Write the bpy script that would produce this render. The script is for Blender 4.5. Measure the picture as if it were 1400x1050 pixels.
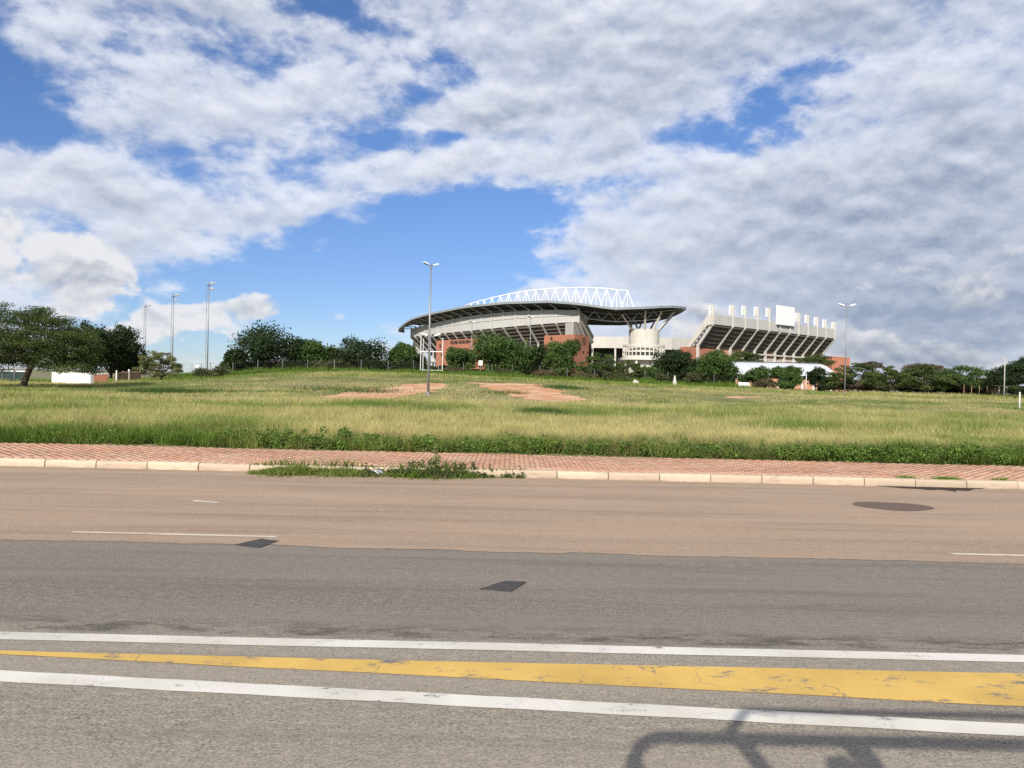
import bpy, bmesh, math, random
import numpy as np
from mathutils import Vector, Matrix

R = math.radians
scene = bpy.context.scene
for o in list(bpy.data.objects):
    bpy.data.objects.remove(o)

# ------------------------------------------------------------------ camera
FPX, CX, CY = 1038.0, 700.0, 525.0          # focal length in pixels of the 1400 x 1050 photograph
CAM_H = 1.9
cam_d = bpy.data.cameras.new('camera')
cam = bpy.data.objects.new('camera', cam_d)
scene.collection.objects.link(cam)
cam_d.sensor_width = 36.0
cam_d.lens = 36.0 * FPX / 1400.0
cam_d.clip_start = 0.05
cam_d.clip_end = 20000
CAM_M = Matrix.Translation((0, 0, CAM_H)) @ Matrix.Rotation(R(90) - 5.0 / FPX, 4, 'X') @ Matrix.Rotation(R(1.31), 4, 'Z')
cam.matrix_world = CAM_M
scene.camera = cam

# ------------------------------------------------------------------ sun, exposure
SUN_EL, SUN_AZ = R(30.0), R(15.0)           # light travels towards +Y, 15 degrees to the right
sun_dir = Vector((math.sin(SUN_AZ) * math.cos(SUN_EL), math.cos(SUN_AZ) * math.cos(SUN_EL), -math.sin(SUN_EL)))
sd = bpy.data.lights.new('sun', 'SUN')
sd.energy = 5.0
sd.angle = R(0.53)
sd.color = (1.0, 0.935, 0.84)
sun = bpy.data.objects.new('sun', sd)
scene.collection.objects.link(sun)
sun.rotation_euler = (-sun_dir).to_track_quat('Z', 'Y').to_euler()
scene.render.engine = 'CYCLES'
scene.view_settings.view_transform = 'Standard'
scene.view_settings.look = 'None'
scene.view_settings.exposure = 0.12
scene.view_settings.gamma = 1.0
scene.cycles.use_denoising = False
scene.cycles.max_bounces = 6
scene.cycles.transparent_max_bounces = 8

# ------------------------------------------------------------------ sky
world = bpy.data.worlds.new('World')
scene.world = world
world.use_nodes = True
world.cycles.sampling_method = 'NONE'


class NT:
    """small node-tree helper"""
    def __init__(self, tree):
        self.t = tree
        tree.nodes.clear()

    def n(self, typ, **kw):
        nd = self.t.nodes.new(typ)
        for k, v in kw.items():
            setattr(nd, k, v)
        return nd

    def put(self, sock, v):
        if v is None:
            return
        if isinstance(v, bpy.types.NodeSocket):
            self.t.links.new(v, sock)
        else:
            sock.default_value = v

    def m(self, op, a, b=None, c=None, clamp=False):
        nd = self.n('ShaderNodeMath', operation=op, use_clamp=clamp)
        for s, v in zip(nd.inputs, (a, b, c)):
            self.put(s, v)
        return nd.outputs[0]

    def vm(self, op, a, b=None):
        nd = self.n('ShaderNodeVectorMath', operation=op)
        self.put(nd.inputs[0], a)
        if b is not None:
            self.put(nd.inputs[3] if op == 'SCALE' else nd.inputs[1], b)
        return nd.outputs[0]

    def mix(self, f, a, b, blend='MIX'):
        nd = self.n('ShaderNodeMix', data_type='RGBA', blend_type=blend)
        self.put(nd.inputs[0], f)
        self.put(nd.inputs[6], a)
        self.put(nd.inputs[7], b)
        return nd.outputs[2]

    def noise(self, vec, scale, detail=4, rough=0.5, dist=0.0, out=0, lac=2.0):
        nd = self.n('ShaderNodeTexNoise')
        self.put(nd.inputs['Vector'], vec)
        nd.inputs['Scale'].default_value = scale
        nd.inputs['Detail'].default_value = detail
        nd.inputs['Roughness'].default_value = rough
        nd.inputs['Lacunarity'].default_value = lac
        nd.inputs['Distortion'].default_value = dist
        return nd.outputs[out]

    def step(self, v, a, b, o0=0.0, o1=1.0):
        nd = self.n('ShaderNodeMapRange', interpolation_type='SMOOTHSTEP')
        self.put(nd.inputs[0], v)
        for i, q in enumerate((a, b, o0, o1)):
            nd.inputs[i + 1].default_value = q
        return nd.outputs[0]

    def xyz(self, v):
        nd = self.n('ShaderNodeSeparateXYZ')
        self.put(nd.inputs[0], v)
        return nd.outputs

    def comb(self, x, y, z):
        nd = self.n('ShaderNodeCombineXYZ')
        for s, v in zip(nd.inputs, (x, y, z)):
            self.put(s, v)
        return nd.outputs[0]

    def mapping(self, vec, loc=(0, 0, 0), rot=(0, 0, 0), scale=(1, 1, 1)):
        nd = self.n('ShaderNodeMapping')
        self.put(nd.inputs[0], vec)
        nd.inputs[1].default_value = loc
        nd.inputs[2].default_value = rot
        nd.inputs[3].default_value = scale
        return nd.outputs[0]


def ray(px, py):
    d = Vector(((px - CX) / FPX, -(py - CY) / FPX, -1.0))
    return CAM_M.to_3x3() @ d


def build_sky():
    k = NT(world.node_tree)
    sky = k.n('ShaderNodeTexSky', sky_type='NISHITA')
    sky.sun_disc = False
    sky.sun_elevation = SUN_EL
    sky.sun_rotation = math.pi + SUN_AZ          # the sun stands behind the camera
    sky.altitude = 1200
    sky.air_density = 1.0
    sky.dust_density = 0.35
    sky.ozone_density = 2.0
    D = k.n('ShaderNodeTexCoord').outputs['Generated']
    x, y, z = k.xyz(D)
    zc = k.m('MAXIMUM', z, 0.0)
    den = k.m('ADD', zc, 0.17)
    U = k.comb(k.m('DIVIDE', x, den), k.m('DIVIDE', y, den), 0.0)
    az0 = k.m('ARCTAN2', x, y)
    el0 = k.m('ARCSINE', z)
    wv = k.comb(az0, k.m('MULTIPLY', el0, 1.7), 0.0)
    w1 = k.xyz(k.noise(wv, 5.0, 6, 0.6, out=1))
    az = k.m('ADD', az0, k.m('MULTIPLY', k.m('SUBTRACT', w1[0], 0.5), 0.30))
    el = k.m('ADD', el0, k.m('MULTIPLY', k.m('SUBTRACT', w1[1], 0.5), 0.13))

    def blob(px, py, rx, ry, w, rot=0.0, soft=0.0):
        d = ray(px, py)
        a0 = math.atan2(d.x, d.y)
        e0 = math.asin(d.normalized().z)
        da = k.m('SUBTRACT', az, a0)
        de = k.m('SUBTRACT', el, e0)
        c, s = math.cos(R(rot)), math.sin(R(rot))
        p = k.m('DIVIDE', k.m('ADD', k.m('MULTIPLY', da, c), k.m('MULTIPLY', de, s)), rx / FPX)
        q = k.m('DIVIDE', k.m('SUBTRACT', k.m('MULTIPLY', de, c), k.m('MULTIPLY', da, s)), ry / FPX)
        r = k.m('SQRT', k.m('ADD', k.m('MULTIPLY', p, p), k.m('MULTIPLY', q, q)))
        return k.step(r, soft, 1.0, w, 0.0)

    def total(items):
        acc = None
        for it in items:
            b = blob(*it)
            acc = b if acc is None else k.m('ADD', acc, b)
        return acc

    # where the gaps and the thick parts of the cloud deck lie (directions of the sky)
    cov = total([
        (430, 410, 380, 110, -0.62, 8), (650, 335, 190, 110, -0.50, 20), (560, 300, 150, 60, -0.22, 10),
        (0, 130, 130, 65, -0.26, -12), (465, 5, 75, 38, -0.24), (580, 92, 90, 42, -0.20, 10), (585, 195, 150, 32, -0.20, -8),
        (1045, 150, 170, 50, -0.34, 14), (850, 238, 150, 42, -0.26, 8), (290, 455, 300, 60, -0.25), (400, 230, 130, 40, -0.10),
        (1120, 310, 430, 190, 0.40, -10, 0.2), (900, 90, 420, 110, 0.16), (1240, 430, 380, 85, 0.30), (1380, 200, 260, 200, 0.25),
        (680, 150, 170, 50, 0.16), (280, 130, 220, 90, 0.16), (300, 310, 200, 55, 0.20, -12), (90, 240, 220, 70, 0.16), (720, 225, 260, 40, 0.16, 6),
    ])
    warp = k.vm('SCALE', k.vm('SUBTRACT', k.noise(U, 1.1, 3, 0.5, out=1), (0.5, 0.5, 0.5)), 0.30)
    Uw = k.vm('ADD', U, warp)
    Us = k.mapping(Uw, rot=(0, 0, R(-12)), scale=(1.0, 0.62, 1.0))

    # puffs: round heaps, flattened a little, leaning with the wind
    A = k.vm('ADD', k.vm('MULTIPLY', D, (1.0, 1.0, 1.75)), k.vm('SCALE', warp, 0.12))
    A = k.mapping(A, rot=(0, R(14), 0))
    dn = k.vm('ADD', A, (0.004, 0.0, 0.022))

    def deck(big, vec):
        fine = k.noise(vec, 23.0, 6, 0.58, 0.15)
        mid = k.noise(vec, 9.0, 5, 0.54)
        d = k.m('ADD', k.m('MULTIPLY', big, 0.95), k.m('MULTIPLY', fine, 0.46))
        return k.m('ADD', d, k.m('MULTIPLY', mid, 0.88))
    bigN = k.noise(Us, 1.25, 7, 0.56)
    d0 = deck(bigN, A)
    d1 = deck(bigN, dn)
    dens = k.m('ADD', k.m('SUBTRACT', d0, 1.045), cov)
    alpha = k.m('MULTIPLY', k.step(dens, -0.13, 0.13), k.step(dens, -0.1, 0.38, 0.66, 1.0))
    thick = k.step(dens, 0.02, 0.50)
    relief = k.m('MULTIPLY', k.m('SUBTRACT', d0, d1), k.step(el0, 0.04, 0.36, 1.5, 2.4))
    grey = total([(1250, 440, 420, 120, 0.60, 4), (1380, 230, 300, 150, 0.34), (830, 110, 300, 60, 0.26), (1150, 20, 320, 70, 0.46), (1090, 300, 300, 110, 0.20), (720, 60, 120, 40, 0.18), (330, 60, 200, 60, 0.10)])
    shade = k.m('ADD', k.m('ADD', k.m('MULTIPLY', thick, 0.42), k.m('MULTIPLY', grey, 0.55)), 0.14)
    shade = k.m('SUBTRACT', shade, relief, clamp=True)
    ccol = k.mix(shade, (7.7, 7.9, 8.5, 1), (2.8, 3.35, 4.45, 1))

    # low cumulus heaps nearer the horizon
    E = k.comb(az0, k.m('MULTIPLY', el0, 1.35), 0.0)
    E2 = k.comb(az0, k.m('ADD', k.m('MULTIPLY', el0, 1.35), 0.014), 0.0)

    def heap(vec):
        return k.m('ADD', k.noise(vec, 10.0, 7, 0.55, 0.25), k.m('MULTIPLY', k.noise(vec, 30.0, 4, 0.5), 0.18))
    h0, h1 = heap(E), heap(E2)
    hc = total([(40, 335, 185, 88, 0.42, -4), (85, 392, 90, 26, 0.25), (240, 440, 85, 52, 0.40), (400, 415, 130, 26, 0.22), (480, 425, 70, 18, 0.15), (330, 430, 110, 45, 0.22),
                (960, 448, 80, 40, 0.38), (1230, 480, 260, 34, 0.34), (1290, 380, 240, 65, 0.28, -8), (850, 470, 120, 30, 0.22), (1130, 450, 150, 50, 0.22)])
    base_h = k.step(el0, 0.0, 0.16, 0.06, -0.10)
    hd = k.m('ADD', k.m('SUBTRACT', h0, 0.77), k.m('ADD', hc, base_h))
    halpha = k.step(hd, -0.03, 0.10)
    hgrey = total([(1290, 425, 360, 120, 0.62), (1230, 490, 300, 50, 0.25), (960, 450, 90, 45, 0.2), (60, 385, 150, 36, 0.30), (400, 425, 160, 35, 0.20)])
    hs = k.m('SUBTRACT', k.m('ADD', k.m('ADD', k.step(hd, 0.05, 0.45, 0.0, 0.22), hgrey), 0.0), k.m('MULTIPLY', k.m('SUBTRACT', h0, h1), 3.4), clamp=True)
    hcol = k.mix(hs, (7.3, 7.35, 7.6, 1), (2.5, 3.0, 3.9, 1))

    low = k.step(el0, 0.0, 0.42)
    blue = k.mix(1.0, sky.outputs[0], k.mix(low, (0.60, 0.69, 0.92, 1), (0.70, 0.88, 1.16, 1)), 'MULTIPLY')
    c = k.mix(k.m('MULTIPLY', alpha, 0.95), blue, ccol)
    c = k.mix(k.m('MULTIPLY', halpha, 0.95), c, hcol)
    bg = k.n('ShaderNodeBackground')
    k.put(bg.inputs[0], c)
    bg.inputs[1].default_value = 0.105
    out = k.n('ShaderNodeOutputWorld')
    k.put(out.inputs[0], bg.outputs[0])


build_sky()

# ------------------------------------------------------------------ helpers
COL = scene.collection
rng = np.random.default_rng(7)
random.seed(11)


def P(px, py, Y):
    """point of the place seen at that pixel, Y metres ahead"""
    d = ray(px, py)
    t = Y / d.y
    return Vector((d.x * t, Y, CAM_H + d.z * t))


CAM_I = CAM_M.inverted()


def proj(p):
    q = CAM_I @ Vector(p)
    return CX + FPX * q.x / -q.z, CY - FPX * q.y / -q.z


def zfit(X, Y, tab):
    """height over (X, Y) that meets an image-space profile (px, py)"""
    z = 15.0
    for _ in range(4):
        px, _p = proj((X, Y, z))
        z = P(px, np.interp(px, tab[0], tab[1]), Y).z
    return z


TX = [-400, -90, -60, -45, -30, -10, 10, 25, 46, 66, 120, 400]
TZ = [0.2, 0.25, 0.35, 1.2, 2.3, 2.5, 1.95, 1.6, 1.1, 1.15, 1.2, 1.2]


def sm(t):
    t = np.clip(t, 0, 1)
    return t * t * (3 - 2 * t)


_fx = np.linspace(-400, 400, 801)
_fz = np.interp(_fx, TX, TZ)
_ker = np.hanning(19)
_ker /= _ker.sum()
_fz = np.convolve(np.pad(_fz, 9, mode='edge'), _ker, 'valid')


def H(x, y):
    """height of the field"""
    x = np.asarray(x, float)
    y = np.asarray(y, float)
    b = np.interp(x / np.maximum(y, 40.0) * 105.0, _fx, _fz)
    z = 0.13 + (b - 0.13) * sm((y - 56.0) / 52.0)
    z = z + 0.05 * np.sin(x * 0.31 + 1.3) * np.sin(y * 0.23) * sm((y - 20) / 10)
    return z


def Hs(x, y):
    return float(H(x, y))


def ground_hit(px, py):
    d = ray(px, py)
    t = 15.0
    while t < 400:
        p = Vector((0, 0, CAM_H)) + d * t
        if p.z <= Hs(p.x, p.y):
            return p
        t += 0.25
    return Vector((0, 0, CAM_H)) + d * 110


def thing(name, label, cat, loc=(0, 0, 0), rz=0.0, group=None):
    o = bpy.data.objects.new(name, None)
    o.empty_display_size = 0.3
    COL.objects.link(o)
    o.location = loc
    o.rotation_euler = (0, 0, rz)
    o['label'] = label
    o['category'] = cat
    if group:
        o['group'] = group
    return o


def tag(o, label, cat, group=None):
    o['label'] = label
    o['category'] = cat
    if group:
        o['group'] = group
    return o


def struct(o, kind='structure'):
    o['kind'] = kind
    return o


def mesh_np(name, V, Fs, mat=None, parent=None, col=None, smooth=False, local=False):
    """V (n,3); Fs a list of (m,k) index arrays"""
    me = bpy.data.meshes.new(name)
    V = np.asarray(V, np.float32)
    if parent is not None and not local:
        V = V - np.array(parent_loc(parent), np.float32)
    Fs = [np.asarray(f, np.int32) for f in (Fs if isinstance(Fs, list) else [Fs]) if len(f)]
    me.vertices.add(len(V))
    me.vertices.foreach_set('co', V.ravel())
    tot = np.concatenate([np.full(len(f), f.shape[1], np.int32) for f in Fs])
    idx = np.concatenate([f.ravel() for f in Fs])
    me.loops.add(len(idx))
    me.loops.foreach_set('vertex_index', idx)
    me.polygons.add(len(tot))
    st = np.concatenate([[0], np.cumsum(tot)[:-1]]).astype(np.int32)
    me.polygons.foreach_set('loop_start', st)
    me.polygons.foreach_set('loop_total', tot)
    if smooth:
        me.polygons.foreach_set('use_smooth', np.ones(len(tot), bool))
    me.update(calc_edges=True)
    if col is not None:
        a = me.attributes.new('tint', 'FLOAT_COLOR', 'POINT')
        c4 = np.ones((len(V), 4), np.float32)
        c4[:, :3] = col
        a.data.foreach_set('color', c4.ravel())
    if mat:
        me.materials.append(mat)
    o = bpy.data.objects.new(name, me)
    COL.objects.link(o)
    if parent is not None:
        o.parent = parent
    return o


def parent_loc(p):
    v = Vector((0, 0, 0))
    while p is not None:
        v = v + p.location
        p = p.parent
    return v


class MB:
    """collects shapes for ONE mesh"""
    def __init__(self):
        self.v = []
        self.f = []

    def hexa(self, p):
        """8 corners: bottom 0-3 (ccw), top 4-7"""
        b = len(self.v)
        self.v += [tuple(q) for q in p]
        self.f += [tuple(b + i for i in f) for f in ((3, 2, 1, 0), (4, 5, 6, 7), (0, 1, 5, 4), (1, 2, 6, 5), (2, 3, 7, 6), (3, 0, 4, 7))]
        return self

    def box(self, c, s, rz=0.0, rot=None):
        m = rot if rot is not None else Matrix.Rotation(rz, 3, 'Z')
        c = Vector(c)
        pts = []
        for k in (-1, 1):
            for i, j in ((-1, -1), (1, -1), (1, 1), (-1, 1)):
                pts.append(c + m @ Vector((i * s[0] / 2, j * s[1] / 2, k * s[2] / 2)))
        return self.hexa(pts)

    def frame(self, d, up=Vector((0, 0, 1))):
        d = d.normalized()
        if abs(d.dot(up)) > 0.995:
            up = Vector((0, 1, 0))
        s = d.cross(up).normalized()
        return s, s.cross(d).normalized()

    def beam(self, p, q, w, h, up=Vector((0, 0, 1))):
        p, q = Vector(p), Vector(q)
        s, u = self.frame(q - p, up)
        pts = []
        for e in (p, q):
            for i, j in ((-1, -1), (1, -1), (1, 1), (-1, 1)):
                pts.append(e + s * (i * w / 2) + u * (j * h / 2))
        return self.hexa(pts)

    def tube(self, pts, rads, n=8, cap=True):
        pts = [Vector(p) for p in pts]
        if not hasattr(rads, '__len__'):
            rads = [rads] * len(pts)
        b = len(self.v)
        for i, p in enumerate(pts):
            d = pts[min(i + 1, len(pts) - 1)] - pts[max(i - 1, 0)]
            s, u = self.frame(d)
            for k in range(n):
                a = 2 * math.pi * k / n
                self.v.append(tuple(p + (s * math.cos(a) + u * math.sin(a)) * rads[i]))
        for i in range(len(pts) - 1):
            for k in range(n):
                a0 = b + i * n + k
                a1 = b + i * n + (k + 1) % n
                self.f.append((a0, a1, a1 + n, a0 + n))
        if cap:
            self.f.append(tuple(b + k for k in reversed(range(n))))
            self.f.append(tuple(b + (len(pts) - 1) * n + k for k in range(n)))
        return self

    def prism(self, poly, ext):
        """planar polygon extruded by the vector ext"""
        n = len(poly)
        b = len(self.v)
        e = Vector(ext)
        self.v += [tuple(Vector(p)) for p in poly] + [tuple(Vector(p) + e) for p in poly]
        self.f.append(tuple(b + i for i in reversed(range(n))))
        self.f.append(tuple(b + n + i for i in range(n)))
        for i in range(n):
            j = (i + 1) % n
            self.f.append((b + i, b + j, b + n + j, b + n + i))
        return self

    def strip(self, A, B):
        """ruled surface between two polylines"""
        b = len(self.v)
        n = len(A)
        self.v += [tuple(Vector(p)) for p in A] + [tuple(Vector(p)) for p in B]
        for i in range(n - 1):
            self.f.append((b + i, b + i + 1, b + n + i + 1, b + n + i))
        return self

    def lathe(self, c, prof, n=24, arc=(0, 2 * math.pi)):
        """profile of (radius, z) turned round the vertical through c"""
        b = len(self.v)
        full = abs(arc[1] - arc[0]) > 6.28
        m = n if full else n + 1
        for r, z in prof:
            for k in range(m):
                a = arc[0] + (arc[1] - arc[0]) * k / n
                self.v.append((c[0] + r * math.cos(a), c[1] + r * math.sin(a), z))
        for i in range(len(prof) - 1):
            for k in range(n):
                k2 = (k + 1) % m
                self.f.append((b + i * m + k, b + i * m + k2, b + (i + 1) * m + k2, b + (i + 1) * m + k))
        return self

    def build(self, name, mat, parent=None, smooth=False, local=False, bevel=0.0, recalc=True):
        me = bpy.data.meshes.new(name)
        off = Vector((0, 0, 0)) if (parent is None or local) else parent_loc(parent)
        me.from_pydata([tuple(Vector(v) - off) for v in self.v], [], self.f)
        if recalc or bevel:
            bm = bmesh.new()
            bm.from_mesh(me)
            if recalc:
                bmesh.ops.recalc_face_normals(bm, faces=bm.faces)
            if bevel:
                bmesh.ops.bevel(bm, geom=list(bm.edges), offset=bevel, segments=1, affect='EDGES', clamp_overlap=True)
            bm.to_mesh(me)
            bm.free()
        if smooth:
            for p in me.polygons:
                p.use_smooth = True
        me.materials.append(mat)
        o = bpy.data.objects.new(name, me)
        COL.objects.link(o)
        if parent is not None:
            o.parent = parent
        return o


def copy_tree(o, parent=None):
    c = o.copy()
    COL.objects.link(c)
    if parent is not None:
        c.parent = parent
    for ch in list(o.children):
        copy_tree(ch, c)
    return c


# ------------------------------------------------------------------ materials
def base_mat(name, rough=0.8):
    m = bpy.data.materials.new(name)
    m.use_nodes = True
    k = NT(m.node_tree)
    b = k.n('ShaderNodeBsdfPrincipled')
    b.inputs['Roughness'].default_value = rough
    b.inputs['Specular IOR Level'].default_value = 0.3
    o = k.n('ShaderNodeOutputMaterial')
    k.put(o.inputs[0], b.outputs[0])
    return m, k, b, o


def pos(k):
    return k.n('ShaderNodeNewGeometry').outputs['Position']


def bump(k, b, h, strength=0.3, dist=0.02):
    nd = k.n('ShaderNodeBump')
    nd.inputs['Strength'].default_value = strength
    nd.inputs['Distance'].default_value = dist
    k.put(nd.inputs['Height'], h)
    k.put(b.inputs['Normal'], nd.outputs[0])


def stone_mat(name, c, var=0.12, scale=0.8, rough=0.85, streak=0.0, metal=0.0, grain=2.5):
    """plain material with mottling, grain and optional vertical weather streaks"""
    m, k, b, o = base_mat(name, rough)
    p = pos(k)
    n1 = k.noise(p, scale, 5, 0.6)
    n2 = k.noise(p, grain, 3, 0.6)
    f = k.m('ADD', k.m('MULTIPLY', k.m('SUBTRACT', n1, 0.5), 2.2 * var), k.m('MULTIPLY', k.m('SUBTRACT', n2, 0.5), 1.2 * var))
    if streak:
        s = k.noise(k.mapping(p, scale=(1.3, 1.3, 0.07)), 1.0, 4, 0.6)
        f = k.m('SUBTRACT', f, k.m('MULTIPLY', k.step(s, 0.5, 0.75), streak))
    f = k.m('ADD', f, 1.0)
    col = k.vm('SCALE', (c[0], c[1], c[2]), f)
    k.put(b.inputs['Base Color'], col)
    b.inputs['Metallic'].default_value = metal
    return m


def tint_mat(name, transl=0.35, rough=0.6, mul=1.0):
    """leaves and grass: the colour of each blade is a vertex attribute"""
    m, k, b, o = base_mat(name, rough)
    a = k.n('ShaderNodeAttribute', attribute_name='tint').outputs['Color']
    col = k.vm('SCALE', a, mul)
    k.put(b.inputs['Base Color'], col)
    b.inputs['Specular IOR Level'].default_value = 0.2
    tr = k.n('ShaderNodeBsdfTranslucent')
    k.put(tr.inputs[0], k.vm('MULTIPLY', col, (1.25, 1.3, 0.7)))
    mx = k.n('ShaderNodeMixShader')
    mx.inputs[0].default_value = transl
    k.put(mx.inputs[1], b.outputs[0])
    k.put(mx.inputs[2], tr.outputs[0])
    k.put(o.inputs[0], mx.outputs[0])
    return m


def asphalt_mat(name, base, dust, dust_amt, dark_marks=0.0):
    m, k, b, o = base_mat(name, 0.85)
    p = pos(k)
    along = k.mapping(p, scale=(0.06, 1.0, 1.0))
    grit = k.noise(k.mapping(p, scale=(0.75, 1, 1)), 62.0, 5, 0.85)
    grit2 = k.noise(k.mapping(p, scale=(0.55, 1, 1)), 26.0, 4, 0.65)
    patch = k.noise(k.mapping(p, scale=(0.35, 1, 1)), 0.8, 5, 0.6)
    lanes = k.noise(along, 1.3, 5, 0.55)
    c = k.mix(k.step(grit, 0.36, 0.64), (base[0] * 0.40, base[1] * 0.40, base[2] * 0.40, 1), (base[0] * 1.55, base[1] * 1.54, base[2] * 1.50, 1))
    c = k.mix(k.step(grit2, 0.38, 0.30, 0.0, 0.65), c, (0.018, 0.017, 0.016, 1))
    chip = k.noise(k.mapping(p, scale=(0.40, 1, 1)), 24.0, 4, 0.7)
    c = k.mix(k.step(chip, 0.50, 0.68, 0.0, 0.5), c, (min(1, base[0] * 1.75), min(1, base[1] * 1.72), min(1, base[2] * 1.66), 1))
    c = k.mix(k.step(chip, 0.46, 0.30, 0.0, 0.5), c, (base[0] * 0.42, base[1] * 0.42, base[2] * 0.43, 1))
    d = k.m('ADD', k.m('MULTIPLY', k.m('SUBTRACT', lanes, 0.5), 1.3), k.m('MULTIPLY', k.m('SUBTRACT', patch, 0.5), 0.9))
    c = k.mix(k.m('ADD', dust_amt, d, clamp=True), c, (dust[0], dust[1], dust[2], 1))
    c = k.mix(k.m('MULTIPLY', k.step(k.noise(along, 3.1, 4, 0.6), 0.48, 0.70), 0.36), c, (base[0] * 0.55, base[1] * 0.55, base[2] * 0.57, 1))
    if dark_marks:
        y = k.xyz(p)[1]
        worn = k.m('ADD', k.step(y, 5.2, 5.9, 0.0, 0.75), k.m('MULTIPLY', k.m('SUBTRACT', patch, 0.5), 0.6), clamp=True)
        c = k.mix(worn, c, k.vm('MULTIPLY', c, (0.62, 0.62, 0.65)))
        vo = k.n('ShaderNodeTexVoronoi', feature='DISTANCE_TO_EDGE')
        k.put(vo.inputs['Vector'], k.vm('ADD', p, k.vm('SCALE', k.noise(p, 2.0, 5, out=1), 0.6)))
        vo.inputs['Scale'].default_value = 0.55
        ck = k.m('MULTIPLY', k.step(vo.outputs['Distance'], 0.012, 0.0), k.step(k.noise(p, 0.6, 2), 0.52, 0.60))
        c = k.mix(k.m('MULTIPLY', ck, 0.18), c, (0.03, 0.028, 0.026, 1))
        g = k.m('MULTIPLY', k.step(y, 5.48, 5.58), k.step(y, 5.95, 5.66))
        n = k.step(k.noise(k.mapping(p, scale=(0.45, 1.6, 1)), 4.0, 8, 0.8), 0.44, 0.60)
        c = k.mix(k.m('MULTIPLY', k.m('MULTIPLY', g, n), 0.62), c, (0.022, 0.021, 0.021, 1))
        # a few tar flecks, stretched with the traffic
        fl = k.step(k.noise(k.mapping(p, scale=(1.0, 2.2, 1)), 6.5, 4, 0.6), 0.735, 0.775)
        c = k.mix(k.m('MULTIPLY', fl, 0.8), c, (0.02, 0.02, 0.02, 1))
    k.put(b.inputs['Base Color'], c)
    bump(k, b, grit, 0.55, 0.006)
    return m


def paint_mat(name, c, wear=0.45, crack=0.5):
    m, k, b, o = base_mat(name, 0.65)
    p = pos(k)
    n = k.noise(k.mapping(p, scale=(0.5, 1, 1)), 6.0, 7, 0.7)
    g = k.noise(p, 80.0, 3, 0.7)
    col = k.mix(k.step(k.noise(p, 1.2, 3), 0.35, 0.7), (c[0], c[1], c[2], 1), (c[0] * 0.80, c[1] * 0.79, c[2] * 0.76, 1))
    w = k.step(k.m('ADD', n, k.m('MULTIPLY', g, 0.22)), wear + 0.32, wear + 0.20)
    vo = k.n('ShaderNodeTexVoronoi', feature='DISTANCE_TO_EDGE')
    k.put(vo.inputs['Vector'], k.vm('ADD', p, k.vm('SCALE', k.noise(p, 3.0, 4, out=1), 0.35)))
    vo.inputs['Scale'].default_value = 3.6
    cr = k.m('MULTIPLY', k.step(vo.outputs['Distance'], 0.022, 0.0), k.step(k.noise(p, 1.7, 3), 0.50, 0.60))
    bare = k.m('MAXIMUM', k.m('SUBTRACT', 1.0, w), k.m('MULTIPLY', cr, crack), clamp=True)
    col = k.mix(bare, col, (0.17, 0.155, 0.14, 1))
    k.put(b.inputs['Base Color'], col)
    bump(k, b, g, 0.4, 0.004)
    return m


def brick_mat(name, c1, c2, mortar, scale=1.0):
    m, k, b, o = base_mat(name, 0.85)
    p = k.xyz(pos(k))
    u = k.m('ADD', p[0], k.m('MULTIPLY', p[1], 0.8))
    br = k.n('ShaderNodeTexBrick')
    k.put(br.inputs['Vector'], k.comb(u, p[2], 0.0))
    br.inputs['Color1'].default_value = (*c1, 1)
    br.inputs['Color2'].default_value = (*c2, 1)
    br.inputs['Mortar'].default_value = (*mortar, 1)
    br.inputs['Scale'].default_value = 4.0 * scale
    br.inputs['Mortar Size'].default_value = 0.03
    n = k.noise(pos(k), 0.35, 5, 0.6)
    k.put(b.inputs['Base Color'], k.mix(1.0, br.outputs[0], k.mix(n, (0.75, 0.74, 0.74, 1), (1.2, 1.2, 1.2, 1)), 'MULTIPLY'))
    return m


M = {}
M['concrete'] = stone_mat('concrete', (0.42, 0.405, 0.375), 0.16, 0.25, streak=0.30)
M['panel'] = stone_mat('panel_concrete', (0.45, 0.445, 0.425), 0.10, 0.3, streak=0.20)
M['pale_concrete'] = stone_mat('pale_concrete', (0.56, 0.535, 0.475), 0.10, 0.3, streak=0.22)
M['beam'] = stone_mat('beam_concrete', (0.50, 0.485, 0.45), 0.10, 0.5)
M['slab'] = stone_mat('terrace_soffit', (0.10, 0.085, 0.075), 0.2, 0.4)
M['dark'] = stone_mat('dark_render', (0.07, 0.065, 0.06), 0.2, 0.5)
M['glass'] = stone_mat('dark_glass', (0.03, 0.032, 0.035), 0.2, 0.5, rough=0.2)
M['white_steel'] = stone_mat('white_steel', (0.80, 0.80, 0.79), 0.04, 2.0, rough=0.45)
M['grey_steel'] = stone_mat('grey_steel', (0.46, 0.46, 0.45), 0.08, 2.0, rough=0.5)
M['galv'] = stone_mat('galvanised_steel', (0.27, 0.28, 0.29), 0.10, 1.5, rough=0.45, metal=0.4)
M['dark_steel'] = stone_mat('dark_steel', (0.08, 0.08, 0.085), 0.1, 2.0, rough=0.5)
M['rust_steel'] = stone_mat('rusty_mesh', (0.045, 0.035, 0.028), 0.2, 2.0)
M['roof'] = stone_mat('roof_sheet', (0.24, 0.27, 0.275), 0.08, 0.3, rough=0.6)
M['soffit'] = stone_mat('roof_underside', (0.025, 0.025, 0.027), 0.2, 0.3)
M['white_wall'] = stone_mat('white_plaster', (0.68, 0.67, 0.63), 0.08, 0.8, streak=0.12)
M['white_roof'] = stone_mat('white_sheeting', (0.58, 0.60, 0.61), 0.08, 0.5, rough=0.5)
M['brick'] = brick_mat('red_brick', (0.43, 0.155, 0.085), (0.36, 0.125, 0.07), (0.34, 0.20, 0.15))
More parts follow.
